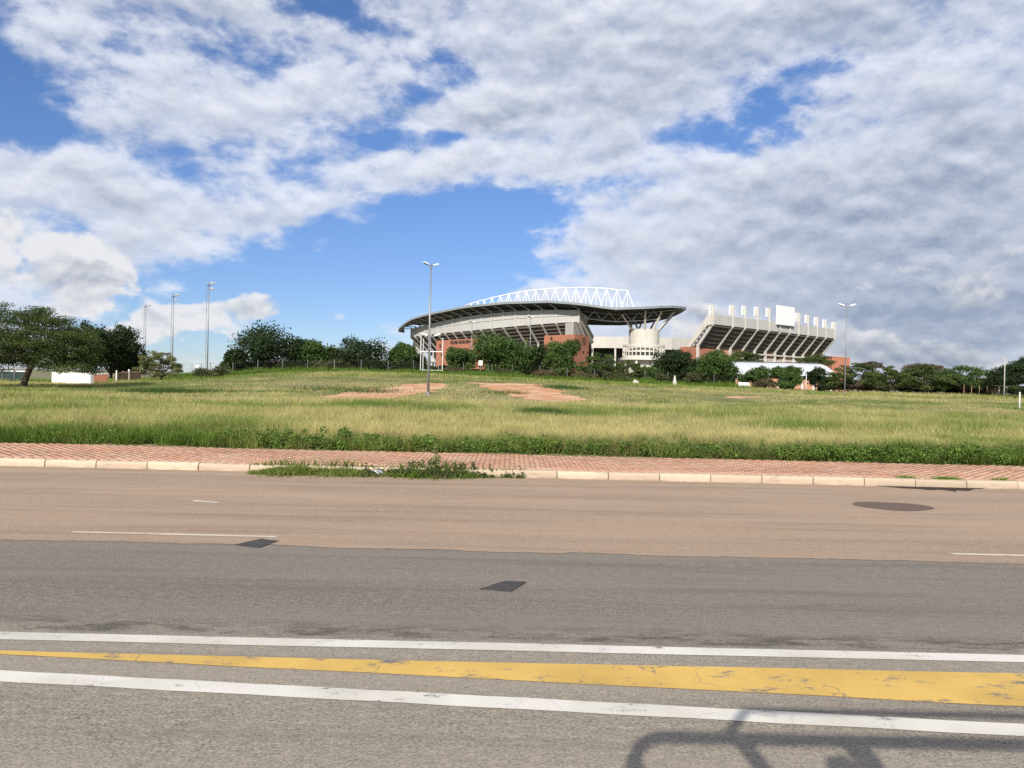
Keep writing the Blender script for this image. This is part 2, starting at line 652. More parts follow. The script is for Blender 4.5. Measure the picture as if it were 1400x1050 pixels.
M['orange_brick'] = brick_mat('orange_brick', (0.55, 0.27, 0.15), (0.48, 0.22, 0.12), (0.45, 0.32, 0.24))
M['brown_brick'] = brick_mat('brown_brick', (0.33, 0.19, 0.12), (0.27, 0.15, 0.10), (0.30, 0.22, 0.17))
M['bark'] = stone_mat('bark', (0.085, 0.062, 0.045), 0.35, 3.0, grain=25)
M['pale_bark'] = stone_mat('pale_bark', (0.22, 0.19, 0.15), 0.3, 3.0, grain=25)
M['rock'] = stone_mat('whitewashed_rock', (0.50, 0.48, 0.44), 0.15, 2.0)
M['leaf'] = tint_mat('leaves', 0.20)
M['grass'] = tint_mat('grass_blades', 0.38)
M['road'] = asphalt_mat('grey_asphalt', (0.262, 0.230, 0.188), (0.36, 0.310, 0.245), 0.25, 1.0)
M['dusty_road'] = asphalt_mat('dusty_red_asphalt', (0.28, 0.205, 0.15), (0.41, 0.295, 0.205), 0.55)
M['white_paint'] = paint_mat('white_road_paint', (0.68, 0.65, 0.58), 0.49, 0.25)
M['dirty_paint'] = paint_mat('dusty_white_road_paint', (0.60, 0.53, 0.42), 0.52, 0.2)
M['yellow_paint'] = paint_mat('yellow_road_paint', (0.66, 0.43, 0.11), 0.45, 0.8)
M['patch'] = stone_mat('dark_asphalt_patch', (0.06, 0.055, 0.053), 0.45, 5.0, grain=60)


def kerb_mat():
    m, k, b, o = base_mat('kerb_concrete', 0.9)
    p = pos(k)
    r = k.n('ShaderNodeObjectInfo').outputs['Random']
    c = k.mix(r, (0.44, 0.355, 0.26, 1), (0.56, 0.455, 0.335, 1))
    g = k.step(k.noise(k.mapping(p, scale=(0.6, 1, 2)), 5.0, 6, 0.7), 0.52, 0.72, 0.0, 0.65)
    c = k.mix(g, c, (0.24, 0.185, 0.135, 1))
    z = k.xyz(p)[2]
    sp = k.m('MULTIPLY', k.step(z, 0.07, 0.0), k.step(k.noise(p, 3.0, 4, 0.6), 0.35, 0.65))
    c = k.mix(k.m('MULTIPLY', sp, 0.6), c, (0.27, 0.19, 0.14, 1))
    k.put(b.inputs['Base Color'], c)
    bump(k, b, k.noise(p, 40, 3, 0.7), 0.4, 0.006)
    return m


M['kerb'] = kerb_mat()
M['text'] = stone_mat('sign_letters', (0.05, 0.045, 0.045), 0.1, 1.0)
M['wood'] = stone_mat('weathered_wood', (0.30, 0.20, 0.13), 0.4, 2.5, streak=0.35)
M['tyre'] = stone_mat('tyre_rubber', (0.025, 0.025, 0.025), 0.1, 3)
M['car_paint'] = stone_mat('truck_paint', (0.55, 0.55, 0.54), 0.05, 1.0, rough=0.35)


def wet_mat():
    m, k, b, o = base_mat('damp_stain', 0.75)
    p = pos(k)
    n = k.noise(p, 60.0, 3, 0.7)
    k.put(b.inputs['Base Color'], k.mix(n, (0.085, 0.055, 0.042, 1), (0.19, 0.130, 0.098, 1)))
    return m


M['wet'] = wet_mat()
M['drain'] = stone_mat('drain_silt', (0.035, 0.022, 0.016), 0.5, 5.0, grain=30)


def soil_mat():
    m, k, b, o = base_mat('field_soil', 0.95)
    p = pos(k)
    n = k.noise(p, 0.12, 6, 0.6)
    f = k.noise(p, 5.0, 5, 0.65)
    c = k.mix(k.step(n, 0.38, 0.62), (0.19, 0.18, 0.08, 1), (0.30, 0.255, 0.15, 1))
    c = k.mix(k.step(f, 0.40, 0.65), c, (0.06, 0.075, 0.025, 1))
    k.put(b.inputs['Base Color'], c)
    return m


def dirt_mat():
    m, k, b, o = base_mat('bare_red_dirt', 0.95)
    p = pos(k)
    n = k.noise(p, 0.45, 6, 0.65)
    f = k.noise(p, 7.0, 5, 0.65)
    c = k.mix(k.step(n, 0.40, 0.60), (0.52, 0.25, 0.12, 1), (0.62, 0.41, 0.26, 1))
    c = k.mix(k.step(f, 0.52, 0.7, 0.0, 0.5), c, (0.24, 0.13, 0.07, 1))
    k.put(b.inputs['Base Color'], c)
    bump(k, b, f, 0.6, 0.08)
    return m


def paver_mat():
    m, k, b, o = base_mat('clay_paver', 0.9)
    p = pos(k)
    oi = k.n('ShaderNodeNewGeometry')
    r = oi.outputs['Random Per Island']
    n = k.noise(p, 1.1, 5, 0.6)
    c = k.mix(r, (0.50, 0.265, 0.165, 1), (0.55, 0.31, 0.20, 1))
    c = k.mix(k.step(n, 0.40, 0.62, 0.0, 0.7), c, (0.57, 0.37, 0.25, 1))
    c = k.mix(k.step(k.noise(p, 45, 3, 0.7), 0.5, 0.75, 0, 0.35), c, (0.30, 0.17, 0.11, 1))
    k.put(b.inputs['Base Color'], c)
    return m


M['soil'] = soil_mat()
M['dirt'] = dirt_mat()
M['paver'] = paver_mat()
M['bedding'] = stone_mat('paver_bedding_sand', (0.42, 0.28, 0.20), 0.3, 3.0, grain=30)

# ------------------------------------------------------------------ ground, road, kerb, pavement
KERB_Y, KERB_W = 14.8, 0.16
PAVE_Y0, PAVE_Y1 = KERB_Y + KERB_W, 18.0


def build_ground():
    ys = [-1500, -300, -60, -14, 14.9, 17.9, 18.02] + list(np.arange(19.5, 140, 1.5)) + [150, 175, 210, 260, 340, 500, 900, 2000, 6000]
    xs = [-6000, -2000, -900, -400, -250, -180] + list(np.arange(-140, 141, 2.5)) + [180, 250, 400, 900, 2000, 6000]
    X, Y = np.meshgrid(np.array(xs, float), np.array(ys, float))
    Z = H(X, Y)
    Z[Y < 18.0] = -0.06
    V = np.stack([X, Y, Z], -1).reshape(-1, 3)
    nx = len(xs)
    i, j = np.meshgrid(np.arange(nx - 1), np.arange(len(ys) - 1))
    a = (j * nx + i).ravel()
    struct(mesh_np('ground', V, np.stack([a, a + 1, a + nx + 1, a + nx], -1), M['soil'], smooth=True))


build_ground()

DIRT = [[(425, 546), (470, 538), (515, 531), (560, 525), (612, 523.5), (620, 527), (596, 534), (566, 540), (530, 546), (480, 549), (440, 549)],
        [(640, 523.5), (690, 524.5), (742, 526.5), (756, 531), (776, 538), (806, 546), (765, 550), (722, 546), (690, 538), (655, 529)],
        [(980, 543), (1010, 541.5), (1050, 543.5), (1010, 545)]]
DIRT_W = [[ground_hit(*q).xy for q in poly] for poly in DIRT]


def vnoise(x, y, s, seed=0):
    """smooth value noise"""
    g = np.random.default_rng(seed).random((64, 64))
    u, v = np.asarray(x) / s, np.asarray(y) / s
    i, j = np.floor(u).astype(int), np.floor(v).astype(int)
    a, b = u - i, v - j
    a, b = a * a * (3 - 2 * a), b * b * (3 - 2 * b)
    q = lambda ii, jj: g[ii % 64, jj % 64]
    return (q(i, j) * (1 - a) + q(i + 1, j) * a) * (1 - b) + (q(i, j + 1) * (1 - a) + q(i + 1, j + 1) * a) * b


def in_poly(x, y, poly):
    ins = np.zeros(np.shape(x), bool)
    n = len(poly)
    for i in range(n):
        x0, y0 = poly[i]
        x1, y1 = poly[(i + 1) % n]
        c = ((y0 > y) != (y1 > y)) & (x < (x1 - x0) * (y - y0) / (y1 - y0 + 1e-9) + x0)
        ins ^= c
    return ins


def dirt_mask(x, y):
    wx = x + (vnoise(x, y, 1.7, 3) - 0.5) * 1.6
    wy = y + (vnoise(x, y, 1.9, 4) - 0.5) * 3.0
    m = np.zeros(np.shape(x), bool)
    for poly in DIRT_W:
        m |= in_poly(wx, wy, poly)
    return m


def build_dirt():
    for poly in DIRT_W:
        px, py = [p[0] for p in poly], [p[1] for p in poly]
        s = 0.35
        X, Y = np.meshgrid(np.arange(min(px) - 1, max(px) + 1, s), np.arange(min(py) - 2, max(py) + 2, s))
        c = dirt_mask(X + s / 2, Y + s / 2)
        ny, nx = X.shape
        V = np.stack([X, Y, H(X, Y) + 0.025], -1).reshape(-1, 3)
        j, i = np.nonzero(c[:-1, :-1])
        a = j * nx + i
        F = np.stack([a, a + 1, a + nx + 1, a + nx], -1)
        used = np.unique(F)
        re = np.full(len(V), -1)
        re[used] = np.arange(len(used))
        struct(mesh_np('dirt_path', V[used], re[F], M['dirt'], smooth=True))


build_dirt()


def sheet(name, pts, z, mat, parent=None):
    """flat sheet from a plan outline"""
    me = bpy.data.meshes.new(name)
    me.from_pydata([(p[0], p[1], z) for p in pts], [], [tuple(range(len(pts)))])
    me.materials.append(mat)
    o = bpy.data.objects.new(name, me)
    COL.objects.link(o)
    if parent:
        o.parent = parent
    return o


def wavy(y, amp, x0=-60, x1=60, n=240, seed=5):
    xs = np.linspace(x0, x1, n)
    return [(float(a), float(y + (vnoise(a, 3.3, 0.9, seed) - 0.5) * amp + (vnoise(a, 9.1, 5.0, seed + 1) - 0.5) * amp * 1.6)) for a in xs]


def build_road():
    road = struct(sheet('road', [(-800, -13), (800, -13), (800, 14.85), (-800, 14.85)], 0.0, M['road']))
    e = [(a, b + (float(vnoise(a, 1.0, 0.12, 77)) - .5) * .05) for a, b in wavy(8.42, 0.10, -20, 20, 900)]
    sheet('dusty_lane', [(-800, 8.4)] + e + [(800, 8.4), (800, 14.84), (-800, 14.84)], 0.004, M['dusty_road'], road)
    # painted island in the middle of the road
    sheet('edge_line', [(-60, 5.31)] + [(a, b - 0.075) for a, b in wavy(5.39, 0.012, -20, 20, 160, 8)] + [(60, 5.31), (60, 5.46)] + [(a, b + 0.075) for a, b in reversed(wavy(5.39, 0.012, -20, 20, 160, 9))] + [(-60, 5.46)], 0.004, M['white_paint'], road)
    sl = (4.25 - 4.68) / 6.03
    near = lambda x: 4.47 + sl * (x + 0.15)
    sheet('edge_line', [(x, near(x) - 0.08 + 0.004 * math.sin(7 * x)) for x in np.linspace(-14, 14, 120)] + [(x, near(x) + 0.08 + 0.004 * math.sin(9 * x)) for x in np.linspace(14, -14, 120)], 0.004, M['white_paint'], road)
    lo = lambda x: 5.03 - (x + 3.4) * (5.03 - 4.59) / 6.5
    up = wavy(5.105, 0.022, -5.2, 9.0, 150, 21)
    dn = [(a, lo(a) + (b - 5.0)) for a, b in wavy(5.0, 0.03, -5.2, 9.0, 150, 31)]
    MB().strip([(a, b, 0.004) for a, b in dn], [(a, b, 0.004) for a, b in up]).build('yellow_wedge', M['yellow_paint'], road, recalc=False)
    # lane dashes on the dusty lane
    def g(px, py):
        d = ray(px, py)
        t = -CAM_H / d.z
        return Vector((0, 0, CAM_H)) + d * t
    for (a, b, w) in (((102, 728), (379, 732), 0.085), ((1303, 758), (1700, 767), 0.085), ((-560, 716), (-420, 720), 0.085)):
        p, q = g(*a), g(*b)
        sheet('lane_dash', [(p.x, p.y - w / 2), (q.x, p.y - w / 2 - 0.01), (q.x + 0.06, p.y + w / 2 - 0.01), (p.x - 0.05, p.y + w / 2)], 0.008, M['dirty_paint'], road)
    p, q = g(263, 685.5), g(297, 687.5)
    sheet('paint_scrap', [(p.x, p.y - 0.04), (q.x, p.y - 0.11), (q.x + 0.05, p.y - 0.06), (p.x + 0.02, p.y + 0.07)], 0.008, M['white_paint'], road)
    # asphalt repairs
    for quad in ([(321, 745.5), (357, 737.5), (381, 740.5), (353, 749.5)], [(656, 806), (690, 795.5), (720, 796.5), (698, 809.5)]):
        pts = [g(*q) for q in quad]
        out = []
        for i in range(4):
            a, b = pts[i], pts[(i + 1) % 4]
            for t in np.linspace(0, 1, 9)[:-1]:
                c = a.lerp(b, t)
                out.append((c.x + random.uniform(-.006, .006), c.y + random.uniform(-.008, .008)))
        MB().prism([(a, b, -0.006) for a, b in out], (0, 0, 0.016)).build('asphalt_patch', M['patch'], road)
    # damp stains
    c0, c1 = g(1160, 688), g(1284, 697)
    cx, cy = (c0.x + c1.x) / 2, (c0.y + c1.y) / 2
    sheet('damp_stain', [(cx + 0.75 * (c1.x - c0.x) / 1.5 * math.cos(t) + 0.1 * math.sin(t), cy + (0.42 + 0.05 * math.sin(3 * t)) * math.sin(t) - 0.08 * math.cos(t)) for t in np.linspace(0, 2 * math.pi, 40)[:-1]], 0.008, M['wet'], road)
    c0, c1 = g(1200, 665), g(1362, 672)
    sheet('damp_stain', [(a, KERB_Y - 0.005) for a in np.linspace(c0.x, c1.x, 20)] + [(a, KERB_Y - 0.03 - 0.55 * math.sin(math.pi * (a - c0.x) / (c1.x - c0.x)) * random.uniform(.6, 1.1)) for a in np.linspace(c1.x, c0.x, 20)], 0.008, M['drain'], road)
    return road, g


road, road_px = build_road()


def build_kerb():
    # the kerb: separate stones of one metre, slightly out of line
    kerb = struct(thing('kerb', 'row of pale concrete kerb stones along the road', 'kerb', (0, KERB_Y, 0)))
    del kerb['label'], kerb['category']
    b = MB()
    L = 0.985
    prof = [(0, -0.05), (KERB_W, -0.05), (KERB_W, 0.15), (0.035, 0.15), (0.012, 0.135), (0, 0.10)]
    b.prism([(-L / 2, y, z) for y, z in prof], (L, 0, 0))
    o = b.build('kerb_stone', M['kerb'], kerb, local=True, bevel=0.006)
    for i in range(-32, 33):
        c = o if i == -32 else o.copy()
        if i > -32:
            COL.objects.link(c)
            c.parent = kerb
        c.location = (i * 1.0 + 0.42, random.uniform(-0.006, 0.006), random.uniform(-0.008, 0.006))
        c.rotation_euler = (random.uniform(-.01, .01), 0, random.uniform(-.006, .006))
    # pavement: clay pavers on a sand bed
    pave = struct(sheet('pavement', [(-700, PAVE_Y0), (700, PAVE_Y0), (700, 18.03), (-700, 18.03)], 0.093, M['bedding']))
    bm = MB().box((0, 0, 0), (0.102, 0.209, 0.06))
    first = bm.build('paver', M['paver'], pave, local=True, bevel=0.004)
    first_used = False
    V, F = [], []
    ncol, nrow = 440, 14
    per_row_near = set()
    rows = []
    for i in range(-ncol // 2, ncol // 2):
        x = (i + 0.5) * 0.106
        for r in range(nrow):
            y = PAVE_Y0 + 0.115 + r * 0.213 + (0.1 if i % 2 else 0)
            rows.append((x, y, r))
    near = sorted(rows, key=lambda t: (t[2], abs(t[0])))
    own = [t for t in near if abs(t[0]) < 16][:300]
    own_set = {(round(t[0], 3), t[2]) for t in own}
    base = np.array([(sx * .051, sy * .1045, sz) for sz in (-.03, .03) for sx, sy in ((-1, -1), (1, -1), (1, 1), (-1, 1))])
    fb = np.array([(4, 5, 6, 7), (0, 1, 5, 4), (1, 2, 6, 5), (2, 3, 7, 6), (3, 0, 4, 7)])
    for (x, y, r) in rows:
        z = 0.118 + random.uniform(-0.003, 0.003) + 0.006 * math.sin(x * 0.8) * math.sin(y * 2)
        if (round(x, 3), r) in own_set:
            c = first if not first_used else first.copy()
            if first_used:
                COL.objects.link(c)
                c.parent = pave
            first_used = True
            c.location = (x, y, z)
            c.rotation_euler = (random.uniform(-.015, .015), random.uniform(-.01, .01), random.uniform(-.012, .012))
        else:
            n = len(V) * 8
            t = random.uniform(-.02, .02)
            b2 = base.copy()
            b2[:, 2] += b2[:, 1] * t
            V.append(b2 + (x, y, z))
            F.append(fb + n)
    rest = mesh_np('paver_field', np.concatenate(V), np.concatenate(F), M['paver'], pave)
    struct(rest, 'stuff')


build_kerb()

# ------------------------------------------------------------------ the roofed stand
def t1(*pts):
    """profile read along the roofed stand, as (px, py)"""
    q = [(540 + x / 4.6667, 380 + y / 4.6667) for x, y in pts]
    return [p[0] for p in q], [p[1] for p in q]


FT = t1((60, 345), (110, 325), (180, 305), (272, 283), (365, 263), (475, 244), (540, 235), (660, 222), (800, 211), (958, 206), (1042, 204), (1300, 206))
FB = t1((60, 380), (110, 376), (180, 368), (272, 357), (365, 348), (475, 338), (600, 325), (728, 312), (878, 300), (958, 293), (1042, 287), (1300, 274))
RT = t1((20, 320), (40, 306), (55, 288), (100, 258), (200, 228), (440, 178), (700, 152), (1000, 143), (1180, 158), (1400, 190))
_r2 = [(780 + x / 7.5, 380 + y / 7.5) for x, y in ((520, 297), (640, 297), (750, 294), (880, 286), (1000, 280), (1090, 284), (1150, 291), (1195, 308))]
RT = (RT[0] + [p[0] for p in _r2], RT[1] + [p[1] for p in _r2])

NP = 17


def stand_plan(s):
    p = P(792, 425, 240).xy
    pts, nrm = [], []
    for i in range(NP + 1):
        a = R(30 + 37 * min(1.0, i / NP))
        pts.append(Vector((p.x, p.y)))
        nrm.append(Vector((-math.sin(a), -math.cos(a))))
        p = Vector((p.x, p.y)) + Vector((-math.cos(a), math.sin(a))) * (s * 1.5 if i == 0 else s)
    return pts, nrm


_lo, _hi = 3.0, 8.0
for _ in range(40):
    _s = (_lo + _hi) / 2
    _p, _n = stand_plan(_s)
    if proj((_p[-1].x, _p[-1].y, 18))[0] > 563:
        _lo = _s
    else:
        _hi = _s
SP, SN = stand_plan(_s)


def V3(p, z):
    return Vector((p[0], p[1], z))


def build_roofed_stand():
    st = thing('roofed_grandstand', 'curved concrete grandstand with a sweeping dark roof and red brick walls', 'grandstand', (SP[6].x, SP[6].y + 10, 1.5))
    zt = [zfit(p.x, p.y, FT) for p in SP]
    zb = [zfit(p.x, p.y, FB) for p in SP]
    # fascia: panels between posts
    for i in range(NP):
        a, b = SP[i], SP[i + 1]
        na, nb = SN[i], SN[i + 1]
        d = (b - a).normalized()
        a2, b2 = a + d * 0.22, b - d * 0.22
        m = MB()
        zs = [(zb[i], zt[i]), (zb[i + 1], zt[i + 1])]
        # each bay is two slabs high with a joint
        for lo, hi, off in ((0.0, 0.485, 0.0), (0.515, 1.0, 0.05)):
            pts = []
            for f in (lo, hi):
                za = zs[0][0] + (zs[0][1] - zs[0][0]) * f
                zc = zs[1][0] + (zs[1][1] - zs[1][0]) * f
                oa, ob = na * (0.35 - off), nb * (0.35 - off)
                pts += [V3(a2 + oa, za), V3(b2 + ob, zc), V3(b2 - nb * 0.1, zc), V3(a2 - na * 0.1, za)]
            m.hexa(pts)
        m.build('facade_panel', M['panel'], st)
    for i in range(NP + 1):
        m = MB()
        c = SP[i] + SN[i] * 0.25
        m.beam(V3(c, zb[i] - 0.4), V3(c, zt[i] + 0.5), 0.36, 0.62, up=V3(SN[i], 0))
        m.build('post', M['beam'], st)
    # roof outline
    rim, inner = [], []
    n = NP
    rim.append(P(548, 447, SP[n].y + 14)); inner.append(P(548.6, 449, SP[n].y + 16))
    rim.append(P(551.5, np.interp(551.5, *RT), SP[n].y + 4)); inner.append(P(553, 454, SP[n].y + 20))
    for i in range(n, -1, -1):
        q = SP[i] + SN[i] * 5.6
        z = zfit(q.x, q.y, RT)
        px, py = proj((q.x, q.y, z))
        f = 1 - i / n
        Y2 = q.y + 16 + 20 * sm(f * 1.6)
        p2 = P(px, py, Y2)
        p2.z = z - 4.3 * float(sm(f * 1.5)) - 0.2
        rim.append(V3(q, z))
        inner.append(p2)
    for px, Y, ipx, ipy, iY in ((803, 233.3, 803, 442.7, 272), (822, 232, 826, 443.3, 271), (842, 231.5, 848, 443.4, 269.5), (862, 231.6, 870, 442.2, 266.5), (882, 232.5, 890, 439.6, 262.5),
                                (902, 234.2, 908, 435.5, 257.5), (918, 237, 921, 431.2, 253), (930, 240.5, 931, 426.6, 249.5), (937.5, 245, 938, 422.0, 246.5)):
        rim.append(P(px, np.interp(px, *RT), Y))
        inner.append(P(ipx, ipy, iY))
    dz = Vector((0, 0, 0.72))
    top = MB().strip(rim, [p + Vector((0, 0, 0.6)) for p in inner])
    roof = top.build('roof', M['roof'], st, recalc=False)
    e = [p + (p - q).normalized() * 0.02 for p, q in zip(rim, inner)]
    MB().strip([p - dz for p in e], e).build('roof_edge', M['roof'], roof, recalc=False)
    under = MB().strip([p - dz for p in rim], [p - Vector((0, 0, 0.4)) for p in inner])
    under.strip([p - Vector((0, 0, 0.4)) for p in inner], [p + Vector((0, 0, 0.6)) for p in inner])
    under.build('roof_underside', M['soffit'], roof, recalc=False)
    # purlins under the sheeting
    for f in (0.25, 0.5, 0.75):
        m = MB()
        m.tube([(p - dz).lerp(q - Vector((0, 0, .4)), f) - Vector((0, 0, 0.1)) for p, q in zip(rim, inner)], 0.09, 5)
        m.build('purlin', M['grey_steel'], roof)
    # struts from the posts to the roof edge
    for i in range(NP + 1):
        k = 2 + (NP - i)
        r0 = rim[k] - dz
        inn = inner[k]
        c = SP[i] + SN[i] * 0.25
        m = MB()
        m.tube([V3(c, zt[i] + 0.4), r0.lerp(inn, 0.03)], 0.13, 6)
        back = r0.lerp(inn, 0.30)
        m.tube([V3(c, zt[i] + 0.4), Vector((back.x, back.y, back.z - 0.1))], 0.10, 6)
        m.build('roof_strut', M['grey_steel'], st)
    # ring truss under the free end of the roof
    nodes = []
    for k in range(2 + NP, len(rim) - 3):
        a = (rim[k] - dz).lerp(inner[k] - Vector((0, 0, .4)), 0.20)
        nodes.append((a, a - Vector((0, 0, 2.6))))
    for (u0, l0), (u1, l1) in zip(nodes, nodes[1:]):
        m = MB()
        m.tube([l0, l1], 0.17, 6)
        mid = (u0 + u1) / 2
        m.tube([l0, mid], 0.11, 5)
        m.tube([l1, mid], 0.11, 5)
        m.build('truss_bay', M['grey_steel'], roof)
    # white arch truss standing on the roof
    xs = [440, 485, 530, 570, 620, 672, 725, 782, 840, 898, 960, 1022, 1090, 1155, 1220, 1285, 1350]
    yz = [178, 163, 150, 140, 126, 114, 103, 93, 84, 77, 71, 66, 62, 62, 62, 64, 67]
    tp = [(540 + x / 4.6667, 380 + y / 4.6667) for x, y in zip(xs, yz)] + [(843.5, 396.3), (858, 397.2)]
    N = len(tp)
    ty = [288 - 24 * (i / (N - 1)) ** 0.8 for i in range(N)]
    T = [P(a, b, y) for (a, b), y in zip(tp, ty)]
    zbase = [25.5 + 1.0 * math.sin(math.pi * i / (N - 1)) for i in range(N)]
    chord = MB().tube(T, 0.19, 7)
    tr = chord.build('roof_truss', M['white_steel'], st, smooth=True)
    for s in (-1, 1):
        B = [Vector((t.x, t.y + s * 2.0, min(z, t.z - 0.6))) for t, z in zip(T, zbase)]
        MB().tube(B, 0.2, 6).build('bottom_chord', M['white_steel'], tr)
        for i in range(N):
            m = MB()
            if s < 0:
                m.tube([T[i], Vector((T[i].x, T[i].y, min(zbase[i], T[i].z - 0.6)))], 0.10, 5)
            for j in (i - 1, i + 1):
                if 0 <= j < N:
                    m.tube([T[i], B[i].lerp(B[j], 0.8)], 0.085, 5)
            if i == N - 1:
                m.tube([T[i], P(869, 428, ty[i] + s * 2.0)], 0.17, 5)
            m.build('truss_web', M['white_steel'], tr)
    # seating slab seen from below, stepped, and its raker beams
    ns = 9
    for i in range(NP):
        m = MB()
        for k in range(ns):
            i0, i1 = k / ns, (k + 1) / ns
            pts = []
            for z_off in (0.0, 9.5 / ns + 0.25):
                for (j, f) in ((i, i0), (i + 1, i0), (i + 1, i1), (i, i1)):
                    q = SP[j] - SN[j] * (0.2 + 11.0 * f)
                    zz = zb[j] + 0.15 - (9.5 * i1) + z_off
                    pts.append(V3(q, zz))
            m.hexa(pts)
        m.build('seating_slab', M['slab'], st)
    base = []
    for i in range(NP + 1):
        m = MB()
        c, e = SP[i] + SN[i] * 0.2, SP[i] - SN[i] * 5.5
        z1 = zb[i] - 5.6
        m.beam(V3(c, zb[i] - 0.1), V3(e, z1), 0.55, 0.75)
        m.build('raker_beam', M['concrete'], st)
        m = MB()
        m.beam(V3(e, Hs(e.x, e.y) - 0.3), V3(e, z1 + 0.5), 0.6, 0.6)
        m.build('column', M['concrete'], st)
        base.append(e)
    # concourse floor and the wall behind it
    m = MB()
    for i in range(1, NP):
        a, b, na, nb = base[i], base[i + 1], SN[i], SN[i + 1]
        m.hexa([V3(a + na * 2, 8.2), V3(b + nb * 2, 8.2), V3(b - nb * 5, 8.2), V3(a - na * 5, 8.2), V3(a + na * 2, 8.8), V3(b + nb * 2, 8.8), V3(b - nb * 5, 8.8), V3(a - na * 5, 8.8)])
    m.build('concourse_floor', M['beam'], st)
    m = MB()
    m.strip([V3(a - n_ * 4.5, 0.5) for a, n_ in zip(base, SN)], [V3(a - n_ * 4.5, 15.5) for a, n_ in zip(base, SN)])
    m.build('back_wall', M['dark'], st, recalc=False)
    for i in range(3, 8):
        m = MB()
        a, b = base[i] + SN[i] * 1.9, base[i + 1] + SN[i + 1] * 1.9
        for z in (9.3, 9.8):
            m.beam(V3(a, z), V3(b, z), 0.08, 0.08)
        m.beam(V3(a, 8.8), V3(b, 8.8), 0.12, 0.5)
        m.build('railing', M['white_steel'], st)
    # brick front with the stadium's name
    q0, q1 = P(596.5, 466, 285), P(658, 462, 264)
    d = (q1.xy - q0.xy).normalized()
    nn = Vector((d.y, -d.x))
    bz = [q0.z, q1.z]
    m = MB().hexa([V3(q0, 0), V3(q1, 0), V3(q1.xy - nn * 3, 0), V3(q0.xy - nn * 3, 0), V3(q0, bz[0]), V3(q1, bz[1]), V3(q1.xy - nn * 3, bz[1]), V3(q0.xy - nn * 3, bz[0])])
    wall = m.build('brick_wall', M['brick'], st)
    for f, py in ((0.10, 473), (0.14, 485), (0.86, 468)):
        c = q0.lerp(q1, f)
        z = P(600, py, c.y).z
        MB().box(V3(c.xy + nn * 0.02, z), (0.9, 0.12, 1.2), math.atan2(d.y, d.x)).build('window', M['glass'], wall)
    cu = bpy.data.curves.new('name_sign', 'FONT')
    cu.body = 'PETER MOKABA'
    cu.size = 1.0
    cu.extrude = 0.10
    cu.offset = 0.012
    to = bpy.data.objects.new('tmp', cu)
    COL.objects.link(to)
    bpy.context.view_layer.update()
    me = bpy.data.meshes.new_from_object(to)
    bpy.data.objects.remove(to)
    co = np.empty(len(me.vertices) * 3, np.float32)
    me.vertices.foreach_get('co', co)
    co = co.reshape(-1, 3)
    x0, x1, y0, y1 = co[:, 0].min(), co[:, 0].max(), co[:, 1].min(), co[:, 1].max()
    L0, L1 = 0.345, 0.775
    wl = (q1 - q0).length * (L1 - L0)
    cz = [P(617, 468.6, q0.lerp(q1, L0).y).z, P(644, 466.8, q0.lerp(q1, L1).y).z]
    hh = 1.15
    out = []
    for x, y, z in co:
        f = (x - x0) / (x1 - x0)
        c = q0.lerp(q1, L0 + (L1 - L0) * f)
        w = c.xy + nn * (0.11 + z)
        out.append((w.x, w.y, cz[0] + (cz[1] - cz[0]) * f + (y - (y0 + y1) / 2) / (y1 - y0) * hh))
    off = parent_loc(wall)
    for v, p in zip(me.vertices, out):
        v.co = Vector(p) - off
    me.materials.clear()
    me.materials.append(M['text'])
    so = bpy.data.objects.new('name_sign', me)
    COL.objects.link(so)
    so.parent = wall
    so['label'] = 'dark letters reading PETER MOKABA on the brick'
    # brick stair tower at the near end, concrete head above
    def block(pxa, pxb, pxc, Ya, Yb, Yc, pyt, pyb, name, mat, z0=None):
        a, b, c = P(pxa, pyt, Ya), P(pxb, pyt, Yb), P(pxc, pyt, Yc)
        zt_ = b.z
        zb_ = z0 if z0 is not None else P(pxb, pyb, Yb).z
        dd = a.xy + c.xy - b.xy
        pl = [a.xy, b.xy, c.xy, dd]
        return MB().hexa([V3(p, zb_) for p in pl] + [V3(p, zt_) for p in pl]).build(name, mat, st), (a, b, c)
    tw, (a, b, c) = block(744, 786, 805.5, 247, 236.5, 244, 457, 0, 'stair_tower', M['brick'], 0.3)
    block(773, 784.5, 795, 242, 237.6, 243, 440.5, 457.2, 'tower_head', M['concrete'])
    fr = b.lerp(c, 0.5)
    dc = (c.xy - b.xy).normalized()
    nc = Vector((dc.y, -dc.x))
    for px, py0, py1, w in ((796.8, 461.5, 472, 0.55), (799.7, 462, 472.5, 0.55), (797.5, 480, 483.5, 0.8), (804, 480.5, 483.5, 0.5)):
        f = (px - 786) / 19.5
        q = b.lerp(c, f)
        z0, z1 = P(px, py1, q.y).z, P(px, py0, q.y).z
        MB().box(V3(q.xy + nc * 0.02, (z0 + z1) / 2), (w, 0.14, z1 - z0), math.atan2(dc.y, dc.x)).build('window', M['glass'], tw)
    da = (b.xy - a.xy).normalized()
    na = Vector((da.y, -da.x))
    for f, py in ((0.25, 463), (0.8, 485)):
        q = a.lerp(b, f)
        MB().box(V3(q.xy + na * 0.02, P(760, py, q.y).z), (0.9, 0.14, 1.1), math.atan2(da.y, da.x)).build('window', M['glass'], tw)
    # the raking end wall of the stand
    ez = SP[0]
    e0, e1 = V3(ez + SN[0] * 0.35, zt[0]), V3(ez + SN[0] * 0.35, zb[0])
    pr = [P(792.5, 424.5, 239.3), P(804.5, 433.5, 246), P(803, 443, 246), P(812, 460, 250), P(809, 469, 249.5), P(803.5, 466, 247), P(797, 455.5, 243.5), P(792.5, 440.5, 239.6)]
    MB().prism(pr, (-0.9, 0.5, 0)).build('end_wall', M['concrete'], st)
